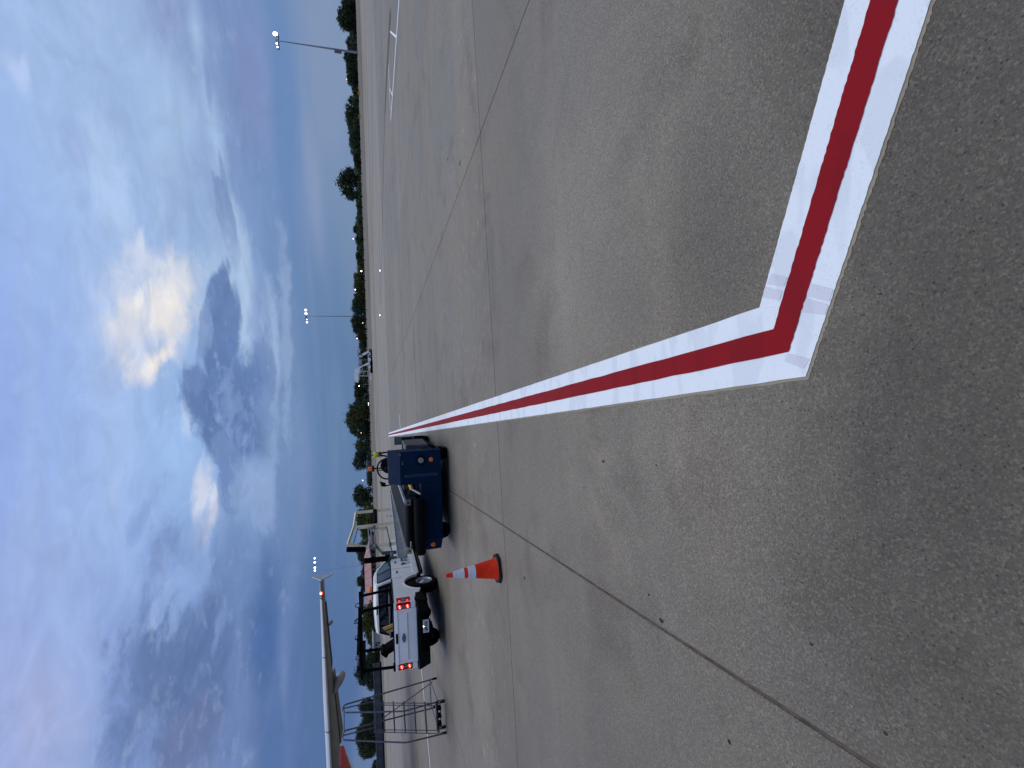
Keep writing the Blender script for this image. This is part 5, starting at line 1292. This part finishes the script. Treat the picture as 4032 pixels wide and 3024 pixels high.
for X, Y in pts:
    y = 330.0
    p_ = AT(X - 1.6, Y, y)
    if mk0 is None:
        mk0 = thing('edge_marker', 'small dark marker stub in the row along the far pavement edge', 'marker', (p_.x, y, 0), 'marker stubs along the far pavement edge')
        obj('stub', lt([(.42, -.2), (.42, .1), (.2, .3), (.2, 1.0), (.34, 1.05), (.34, 1.5), (.0001, 1.7)], (0, 0, 0), 'z', 8), M_DARK, mk0, local=True)
    else: dup(mk0, (p_.x, y, 0))
# yellow taxiway signs
M_SIGN = mat('yellow_sign_face', (196, 150, 40), 0.5, var=0.12, scale=3)
for X, Y, lab, tx_ in ((1413, 367, 'yellow taxiway sign nearer the dazzling floodlight mast', 'E'), (1415, 459, 'yellow taxiway sign farther from the dazzling floodlight mast', 'E1')):
    y = 262.0; p_ = AT(X, Y, y)
    o = thing('taxiway_sign', lab, 'sign', (p_.x, y, 0), 'yellow taxiway signs')
    obj('sign_panel', bx(-1.0, 1.0, -.12, .12, .18, 1.15), M_DARK, o, local=True)
    f_ = obj('sign_face', bx(-.95, .95, -.14, -.12, .22, 1.11), M_SIGN, o, local=True)
    text('sign_lettering', '\u2190' + tx_ if False else tx_, M_DARK, f_, .8, (p_.x, y - .143, .66), (R(90), 0, 0), .001, .01)
    for s in (-.7, .7): obj('leg', bx(s - .05, s + .05, -.05, .05, 0, .2), M_DARK, o, local=True)

# ------------------------------------------------------------------ buildings and walls at the far edge
M_PINK = mat('pinkish_roof_tiles', (168, 128, 126), 0.8, var=0.08, scale=0.3)
M_PINKD = mat('brown_wall', (112, 84, 80), 0.8, var=0.15, scale=0.5)
y = 300.0
def hb(X0, Y0): return AT(X0, Y0, y)
bd = thing('terminal_building', 'long low building with a pink brown roof behind the white pickup', 'building', (AT(1476, 2300, y).x, y, 0))
xr, xl = AT(1470, 2158, y).x, AT(1478, 2450, y).x
ze = AT(1462, 2240, y).z; zr = AT(1435, 2270, y).z
obj('wall', bx(xl, xr, y, y + 26, 0, ze), M_PINKD, bd)
bm = nb()
hexa(bm, [(xl - 1, y - 1.2, ze), (xr + .6, y - 1.2, ze), (xr + .6, y + 27, ze), (xl - 1, y + 27, ze)], [(xl + 4, y + 10, zr), (xr - 10, y + 10, zr), (xr - 10, y + 16, zr), (xl + 4, y + 16, zr)])
rf = obj('roof', bm, M_PINK, bd)
bm = nb()
for k in range(9):
    f = k / 8.0; xa = xr + .6 + (xl - 1 - xr - .6) * f; xb = xr - 10 + (xl + 4 - xr + 10) * f
    hexa(bm, [(xa - .15, y - 1.22, ze + .05), (xa + .15, y - 1.22, ze + .05), (xa + .15, y - 1.1, ze + .05), (xa - .15, y - 1.1, ze + .05)], [(xb - .15, y + 9.9, zr + .12), (xb + .15, y + 9.9, zr + .12), (xb + .15, y + 10.1, zr + .12), (xb - .15, y + 10.1, zr + .12)])
obj('roof_seam', bm, mat('roof_seam_pink', (150, 112, 110), 0.8), rf)
for k in range(14):
    xx = xl + 2 + (xr - xl - 5) * k / 13
    w_ = obj('window', bx(xx, xx + 1.6, y - .06, y - .01, ze * .30, ze * .78), M_GLASS, bd)
    obj('window_sill', bx(xx - .1, xx + 1.7, y - .16, y - .01, ze * .24, ze * .29), M_PINKD, w_)
# grey wall on the left
y2 = 200.0
wl_ = thing('blast_wall', 'long dark grey concrete wall behind the rolling ladder', 'wall', (AT(1500, 2850, y2).x, y2, 0))
xa, xb = AT(1500, 3060, y2).x - 40, AT(1490, 2612, y2).x
zt = AT(1474, 2760, y2).z
nP = 16
M_GWALL = mat('dark_grey_concrete_wall', (66, 70, 74), 0.85, var=0.2, scale=0.4)
pw = (xb - xa) / nP
pm = None
for k in range(nP):
    if pm is None:
        pm = obj('wall_panel', bx(xa + .04, xa + pw - .04, y2, y2 + .5, 0, zt - .25), M_GWALL, wl_)
    else:
        q = pm.copy(); COL.objects.link(q); q.parent = wl_; q.location = (pw * k, 0, 0)
obj('wall_coping', bx(xa, xb, y2 - .15, y2 + .65, zt - .25, zt), mat('coping_grey', (104, 108, 110), 0.8, var=0.1), wl_, False, .02)
obj('wall_plinth', bx(xa, xb, y2 - .3, y2 + .8, 0, .55), M_DARK, wl_)
# low grey buildings behind the belt loader's steering wheel
M_LOWG = mat('grey_render', (128, 130, 130), 0.8, var=0.12, scale=0.6)
def lowb(X0, X1, Y0, Y1, y, lab, roofcol, nwin):
    a, b = AT(X1, Y1, y), AT(X0, Y0, y)
    o = thing('low_building', lab, 'building', ((a.x + b.x) / 2, y, 0), 'low grey buildings at the far edge')
    h = b.z
    obj('wall', bx(a.x, b.x, y, y + 9, 0, h * .82), M_LOWG, o)
    obj('roof', bx(a.x - .5, b.x + .5, y - .5, y + 9.5, h * .82, h), roofcol, o, False, .05)
    n = nwin; w = (b.x - a.x) / (n + .5)
    for k in range(n):
        q = obj('window', bx(a.x + w * (k + .35), a.x + w * (k + .85), y - .08, y - .02, h * .34, h * .66), M_GLASS, o)
        obj('frame', bx(a.x + w * (k + .33), a.x + w * (k + .87), y - .05, y - .01, h * .31, h * .69), M_WHT, q)
    obj('door', bx(b.x - w * .4, b.x - w * .1, y - .07, y - .02, 0, h * .6), M_DARK, o)
lowb(1441, 1462, 1822, 1850, 420, 'low grey building with a flat roof right of the orange beacon', M_GREY, 3)
lowb(1442, 1464, 1866, 1905, 430, 'wider low grey building between the orange beacon and the round tree', M_LGREY, 4)
lowb(1466, 1490, 2532, 2558, 210, 'small white cabin seen under the black ladder rack', M_WHT, 2)
# parked vehicles far away
M_CARW = mat('white_car_paint', (200, 204, 206), 0.35, coat=0.4)
M_CARG = mat('grey_car_paint', (110, 114, 118), 0.35, coat=0.4)
def car(X, Y, y, label, m_, van=False, lamps=False):
    p_ = AT(X, Y, y)
    o = thing('parked_van' if van else 'parked_car', label, 'van' if van else 'car', (p_.x, y, 0), 'vehicles parked at the far edge')
    hh = 2.3 if van else 1.5
    bm = nb(); prism_x(bm, [(-2.2, .35), (2.2, .35), (2.2, .85), (1.3, .95), (-2.2, 1.0)], -.9, .9)
    obj('body', bm, m_, o, False, .06, local=True)
    bm = nb(); hexa(bm, [(-.85, -2.1 if van else -1.7, .95), (.85, -2.1 if van else -1.7, .95), (.85, 1.2, .95), (-.85, 1.2, .95)], [(-.72, -2.0 if van else -1.1, hh), (.72, -2.0 if van else -1.1, hh), (.72, .5, hh), (-.72, .5, hh)])
    obj('cabin', bm, m_, o, False, .05, local=True)
    bm = nb(); hexa(bm, [(-.70, -2.13 if van else -1.62, 1.02), (.70, -2.13 if van else -1.62, 1.02), (.64, -2.06 if van else -1.22, hh - .15), (-.64, -2.06 if van else -1.22, hh - .15)], [(-.70, -2.16 if van else -1.66, 1.02), (.70, -2.16 if van else -1.66, 1.02), (.64, -2.09 if van else -1.26, hh - .15), (-.64, -2.09 if van else -1.26, hh - .15)])
    obj('windscreen', bm, M_GLASS, o, local=True)
    for sx in (-.8, .8):
        for sy in (-1.4, 1.4): obj('wheel', lt([(.15, -.11), (.34, -.11), (.34, .11), (.15, .11)], (sx, sy, .34), 'x', 14), M_RUBBER, o, True, local=True)
        if lamps: obj('headlight', lt([(.0001, -.30), (.30, -.12), (.30, .0), (.0001, .1)], (sx * .9, -2.25, .9), 'y', 10), emis('headlight_glow', (255, 252, 240), 5.0), o, True, local=True)
car(1447, 1924, 400, 'grey car parked beneath the broad tree right of the handrail, farthest right of four', M_CARG)
car(1452, 1938, 400, 'grey car second from the right beneath the broad tree right of the handrail', M_CARG)
car(1451, 1949, 395, 'white van parked beneath the broad tree between two cars', M_CARW, True)
car(1453, 1986, 400, 'pale car parked beneath the broad tree, nearest the cream handrail', M_CARW)
car(1465, 1919, 360, 'white van standing in front of the far trees right of the handrail', M_CARW, True)
car(1425, 1220, 480, 'car with twin headlights shining beside the slim floodlight mast', M_CARG, False, True)
car(1438, 1591, 420, 'car with twin headlights shining at the foot of the tallest grove', M_CARG, False, True)
car(1411, 815, 480, 'car with twin headlights shining just left of the lone rounded tree', M_CARG, False, True)
car(1480, 2724, 205, 'white van half hidden behind the upright tube of the ladder', M_CARW, True)
for X, Y, lab in ((1423, 1068, 'lit floodlight on a short post among the trees, right of the mast'), (1427, 1271, 'lit floodlight on a short post just left of the slim mast')):
    p_ = AT(X, Y, 470)
    o = thing('ground_floodlight', lab, 'floodlight', (p_.x, 470, 0), 'short lit floodlights')
    obj('post', tb([(0, 0, 0), (0, 0, p_.z)], .12, 6), M_DARK, o, local=True)
    obj('lamp_glass', lt([(.0001, -.5), (.5, -.2), (.5, .2), (.0001, .5)], (0, -.5, p_.z), 'z', 10), E_STREETW, o, True, local=True)

# ------------------------------------------------------------------ trees along the far edge
def leafmat(name, a, b):
    mt = bpy.data.materials.new(name); mt.use_nodes = True
    t = NT(mt.node_tree); bs = t.n['Principled BSDF']
    geo = t.n.new('ShaderNodeNewGeometry')
    c = t.mix(geo.outputs['Random Per Island'], lin(a), lin(b))
    oi = t.n.new('ShaderNodeObjectInfo').outputs['Random']
    c = t.vmath('SCALE', c, t.rng(oi, 0, 1, .75, 1.2, False))
    t.put(bs.inputs['Base Color'], c); bs.inputs['Roughness'].default_value = 0.8; bs.inputs['Specular IOR Level'].default_value = 0.2
    return mt
M_LF = [leafmat('dark_leaves', (42, 54, 36), (70, 84, 54)), leafmat('olive_leaves', (60, 68, 34), (94, 98, 48)), leafmat('blue_green_leaves', (42, 60, 50), (72, 90, 74))]
M_BARK = mat('bark', (52, 44, 38), 0.9, var=0.3, scale=3)
def make_crown(seed, shape, n_cl, n_leaf, leaf):
    """leaf clumps spread unevenly through a unit crown (height 1 from the ground, width about 0.9)"""
    rnd = random.Random(seed); V, Fc = [], []
    for c_ in range(n_cl):
        while True:
            u = Vector((rnd.uniform(-1, 1), rnd.uniform(-1, 1), rnd.uniform(-1, 1)))
            if 0.25 < u.length < 1: break
        if shape == 'round': cc = Vector((u.x * .40, u.y * .40, .58 + u.z * .36))
        elif shape == 'tall': cc = Vector((u.x * .26, u.y * .26, .56 + u.z * .40))
        elif shape == 'vase': cc = Vector((u.x * (.20 + .24 * (u.z + 1)), u.y * .35, .58 + u.z * .36))
        else: cc = Vector((u.x * .50, u.y * .40, .46 + u.z * .40))
        cr_ = rnd.uniform(.05, .13)
        for l_ in range(n_leaf):
            p_ = cc + Vector((rnd.gauss(0, 1), rnd.gauss(0, 1), rnd.gauss(0, .8))) * cr_ * .6
            a = Vector((rnd.gauss(0, 1), rnd.gauss(0, 1), rnd.gauss(0, 1))).normalized()
            b = a.orthogonal().normalized(); b.rotate(Matrix.Rotation(rnd.uniform(0, 6.28), 3, a)); e = a.cross(b)
            s = leaf * rnd.uniform(.6, 1.4); i0 = len(V)
            V += [p_ - b * s, p_ + e * s * .55, p_ + b * s, p_ - e * s * .55]; Fc.append((i0, i0 + 1, i0 + 2, i0 + 3))
    me = bpy.data.meshes.new('crown'); me.from_pydata([tuple(v) for v in V], [], Fc); me.update(); return me
def make_trunk(seed):
    rnd = random.Random(seed); bm = nb()
    tube(bm, [(0, 0, 0), (.01, 0, .2), (rnd.uniform(-.03, .03), 0, .55)], .035, 7, taper=.018)
    for k in range(5):
        a = rnd.uniform(0, 6.28); z0 = rnd.uniform(.22, .5)
        tube(bm, [(0, 0, z0), (math.cos(a) * .15, math.sin(a) * .15, z0 + .14), (math.cos(a) * .28, math.sin(a) * .28, z0 + .30)], .014, 5, taper=.005)
    me = bpy.data.meshes.new('trunk'); bm.to_mesh(me); bm.free(); me.materials.append(M_BARK); return me
CR = {}
for shape, n_, s0 in (('round', 3, 11), ('tall', 2, 31), ('vase', 2, 51), ('wide', 3, 71)):
    CR[shape] = []
    for k in range(n_):
        for mi in range(3):
            me = make_crown(s0 + k, shape, 84, 44, .034) if mi == 0 else CR[shape][-1][0].copy() if False else make_crown(s0 + k * 3 + mi * 17, shape, 84, 44, .034)
            me.materials.append(M_LF[mi]); CR[shape].append((me, mi))
TRK = [make_trunk(s) for s in (1, 2, 3)]
BASE = [(-800, 1376), (0, 1402), (525, 1412.5), (1025, 1427.5), (1525, 1446.5), (2025, 1464), (2450, 1484), (3024, 1508), (3600, 1530)]
def baseX(Y):
    for (a, xa_), (b, xb_) in zip(BASE, BASE[1:]):
        if a <= Y <= b: return xa_ + (xb_ - xa_) * (Y - a) / (b - a)
tree_n = 0
def tree(Y, topX, wpx, shape, mi, y, label, k=0, group=None):
    """a tree whose top is seen at image row topX, centred at column Y, wpx wide"""
    global tree_n
    p_ = AT(topX, Y, y); hgt = p_.z
    w = AT(topX, Y - wpx / 2, y).x - AT(topX, Y + wpx / 2, y).x
    o = thing('tree', label, 'tree', (p_.x, y, 0), group or 'trees along the far edge of the airfield')
    lst = [m_ for m_, i in CR[shape] if i == mi]
    c_ = bpy.data.objects.new('crown', lst[k % len(lst)]); COL.objects.link(c_); c_.parent = o
    base_w = {'round': .86, 'tall': .58, 'vase': 1.0, 'wide': 1.08}[shape]
    c_.scale = (w * 1.12 / base_w, w / base_w * .9, hgt / .95)
    t_ = bpy.data.objects.new('trunk', TRK[tree_n % 3]); COL.objects.link(t_); t_.parent = o
    t_.scale = (w * .9, w * .9, hgt)
    o.rotation_euler = (0, 0, 0 if tree_n % 2 else math.pi)
    tree_n += 1; return o
ORD = ['first', 'second', 'third', 'fourth', 'fifth', 'sixth', 'seventh', 'eighth', 'ninth', 'tenth', 'eleventh', 'twelfth', 'thirteenth', 'fourteenth', 'fifteenth', 'sixteenth', 'seventeenth', 'eighteenth', 'nineteenth', 'twentieth']
LN = {0: 'dark green', 1: 'olive green', 2: 'blue green'}
SN = {'round': 'rounded', 'tall': 'upright', 'vase': 'spreading', 'wide': 'broad'}
def row(specs, landmark, y0):
    for i, (Y, topX, wpx, sh, mi) in enumerate(specs):
        tree(Y, topX, wpx, sh, mi, y0 + random.uniform(-12, 12), '%s %s tree, %s %s' % (SN[sh], LN[mi], ORD[i], landmark), i)
# right of the lone tree, up to the picture's edge (first = next to the mast)
tree(18, 1346, 60, 'round', 0, 352, 'dark rounded tree, outermost beyond the two big ones past the dazzling mast')
tree(64, 1329, 78, 'round', 0, 350, 'tallest dark rounded tree on the far side of the dazzling floodlight mast')
tree(98, 1350, 40, 'vase', 0, 354, 'dark spreading tree leaning out from the tallest tree past the dazzling mast')
row([(166, 1361, 44, 'vase', 0), (186, 1368, 36, 'round', 0)], 'standing just past the dazzling floodlight mast', 365)
row([(222, 1354, 46, 'round', 0), (258, 1362, 44, 'round', 0), (290, 1357, 48, 'wide', 0), (318, 1367, 36, 'round', 0)], 'counting from the dazzling mast towards the yellow signs', 372)
row([(395, 1370, 34, 'vase', 0), (432, 1357, 46, 'vase', 0), (462, 1358, 40, 'round', 0), (494, 1368, 46, 'round', 0), (528, 1366, 48, 'wide', 0), (560, 1367, 46, 'wide', 0), (592, 1375, 44, 'wide', 0), (622, 1390, 36, 'round', 0), (646, 1394, 34, 'round', 0)], 'counting from the yellow signs towards the lone tree', 385)
tree(716, 1327, 92, 'vase', 0, 395, 'lone tall dark tree with an open ragged crown standing above its neighbours')
tree(690, 1350, 60, 'vase', 0, 398, 'dark side tree leaning out of the lone tall ragged tree')
tree(768, 1362, 42, 'round', 0, 396, 'dark low tree with gaps, tucked beside the lone tall ragged tree')
row([(806, 1402, 30, 'round', 0), (902, 1390, 34, 'round', 0), (945, 1398, 34, 'round', 1), (978, 1402, 36, 'wide', 1), (1010, 1400, 34, 'round', 0)], 'left of the lone tall ragged tree in the low row', 470)
row([(1040, 1404, 44, 'wide', 1), (1092, 1392, 44, 'round', 1), (1122, 1392, 44, 'round', 1), (1160, 1390, 52, 'wide', 1), (1192, 1386, 44, 'round', 0), (1216, 1384, 44, 'round', 2), (1268, 1383, 54, 'round', 0), (1296, 1389, 44, 'round', 0), (1326, 1400, 40, 'wide', 1), (1356, 1410, 36, 'wide', 0)], 'in the grove around the slim floodlight mast', 465)
row([(1400, 1412, 34, 'round', 0), (1428, 1414, 34, 'round', 2), (1490, 1413, 40, 'round', 0), (1522, 1396, 48, 'round', 0), (1550, 1394, 44, 'round', 0)], 'around the boarding stairs', 455)
row([(1586, 1396, 40, 'round', 0), (1612, 1376, 52, 'round', 2), (1640, 1362, 56, 'round', 1), (1664, 1363, 54, 'round', 0), (1692, 1376, 52, 'round', 0), (1716, 1392, 44, 'wide', 2), (1628, 1402, 60, 'wide', 1), (1690, 1412, 50, 'wide', 0)], 'in the tallest grove between stairs and person', 440)
row([(1752, 1397, 36, 'vase', 1), (1776, 1400, 34, 'vase', 0), (1800, 1395, 44, 'round', 0), (1824, 1390, 52, 'round', 2)], 'above the walking person', 430)
tree(1950, 1392, 74, 'round', 0, 415, 'broad dark rounded tree standing alone above the parked cars')
tree(1970, 1402, 52, 'round', 0, 417, 'dark rounded tree half merged with the broad one above the parked cars')
row([(2004, 1424, 44, 'wide', 0), (2036, 1400, 56, 'round', 1), (2066, 1404, 56, 'round', 1), (2096, 1418, 46, 'round', 1), (2118, 1426, 34, 'vase', 1)], 'seen through the cream handrail', 375)
row([(2168, 1402, 56, 'round', 2), (2192, 1408, 50, 'round', 0), (2214, 1420, 44, 'round', 2), (2250, 1424, 46, 'round', 0), (2288, 1404, 46, 'round', 0), (2316, 1420, 34, 'round', 0)], 'behind the pink brown roof', 342)
row([(2404, 1432, 44, 'vase', 1), (2432, 1420, 54, 'vase', 1), (2462, 1416, 56, 'vase', 1), (2492, 1432, 52, 'round', 1), (2520, 1446, 34, 'round', 0)], 'seen through the bars of the ladder rack', 290)
row([(2572, 1448, 36, 'round', 0), (2598, 1440, 44, 'round', 2), (2624, 1412, 44, 'vase', 0), (2656, 1398, 58, 'round', 2), (2684, 1412, 44, 'round', 0), (2708, 1444, 28, 'vase', 0)], 'between the pickup and the rolling ladder', 262)
row([(2782, 1414, 46, 'round', 0), (2806, 1420, 38, 'round', 2), (2826, 1424, 34, 'round', 0), (2866, 1414, 42, 'round', 0), (2908, 1400, 74, 'round', 0), (2940, 1404, 66, 'round', 0), (2966, 1418, 46, 'round', 0)], 'behind the rolling ladder', 250)
tree(3022, 1466, 44, 'round', 0, 255, 'low dark tree, outermost behind the grey wall past the rolling ladder')
# ragged undergrowth filling the foot of the tree belt
def shrubs(name, Y0, Y1, step, hpx, y, mi, lab=None):
    V, Fc = [], []; rnd = random.Random(int(Y0))
    Y = Y0
    while Y < Y1:
        bx_ = baseX(Y); p_ = AT(bx_ - hpx * rnd.uniform(.5, 1.15), Y, y + rnd.uniform(-4, 8))
        hh = max(1.2, p_.z); n = int(26 + hh * 6)
        for i in range(n):
            q = Vector((p_.x + rnd.gauss(0, 1.4), p_.y + rnd.gauss(0, 1.2), hh * rnd.random() ** .8))
            a = Vector((rnd.gauss(0, 1), rnd.gauss(0, 1), rnd.gauss(0, 1))).normalized(); b = a.orthogonal().normalized(); e = a.cross(b)
            s = rnd.uniform(.3, .75); i0 = len(V)
            V += [q - b * s, q + e * s * .7, q + b * s, q - e * s * .7]; Fc.append((i0, i0 + 1, i0 + 2, i0 + 3))
        Y += step
    me = bpy.data.meshes.new(name); me.from_pydata([tuple(v) for v in V], [], Fc); me.update(); me.materials.append(M_LF[mi])
    o = bpy.data.objects.new(name, me); COL.objects.link(o); stuff(o)
    return o
shrubs('shrubbery', -260, 200, 3.0, 26, 358, 0)
shrubs('shrubbery', 200, 680, 3.0, 22, 382, 0)
shrubs('shrubbery', 680, 1000, 3.0, 17, 462, 0)
shrubs('shrubbery', 860, 1200, 3.0, 22, 478, 1)
shrubs('shrubbery', 1180, 1420, 3.0, 26, 472, 0)
shrubs('shrubbery', 1400, 1600, 3.0, 24, 452, 0)
shrubs('shrubbery', 1580, 1790, 3.0, 26, 436, 0)
shrubs('shrubbery', 1780, 2120, 3.0, 10, 424, 0)
shrubs('shrubbery', 2000, 2130, 3.0, 28, 372, 1)
shrubs('shrubbery', 2120, 2330, 3.4, 22, 345, 0)
shrubs('shrubbery', 2380, 2540, 3.4, 30, 288, 1)
shrubs('shrubbery', 2540, 2720, 3.6, 20, 258, 0)
shrubs('shrubbery', 2720, 3300, 3.8, 22, 246, 0)
# far low wooded ridge closing the horizon
V, Fc = [], []
rnd = random.Random(5)
n_ = 220
for i in range(n_ + 1):
    a = R(-100 + 200 * i / n_); rr_ = 1500
    h_ = 5 + 5 * mnoise.noise(Vector((i * .13, 0, 3))) + 2.5 * mnoise.noise(Vector((i * .7, 2, 3)))
    for dr, hh in ((0, -2), (0, max(2, h_) * .7), (30, max(2, h_)), (90, -2)):
        V.append(((rr_ + dr) * math.sin(a), (rr_ + dr) * math.cos(a), hh))
for i in range(n_):
    for k in range(3):
        a = i * 4 + k; Fc.append((a, a + 4, a + 5, a + 1))
me = bpy.data.meshes.new('hills'); me.from_pydata(V, [], Fc); me.update(); me.materials.append(mat('wooded_ridge', (52, 62, 48), 0.95, var=0.3, scale=.03))
o = bpy.data.objects.new('hills', me); COL.objects.link(o); struct(o)
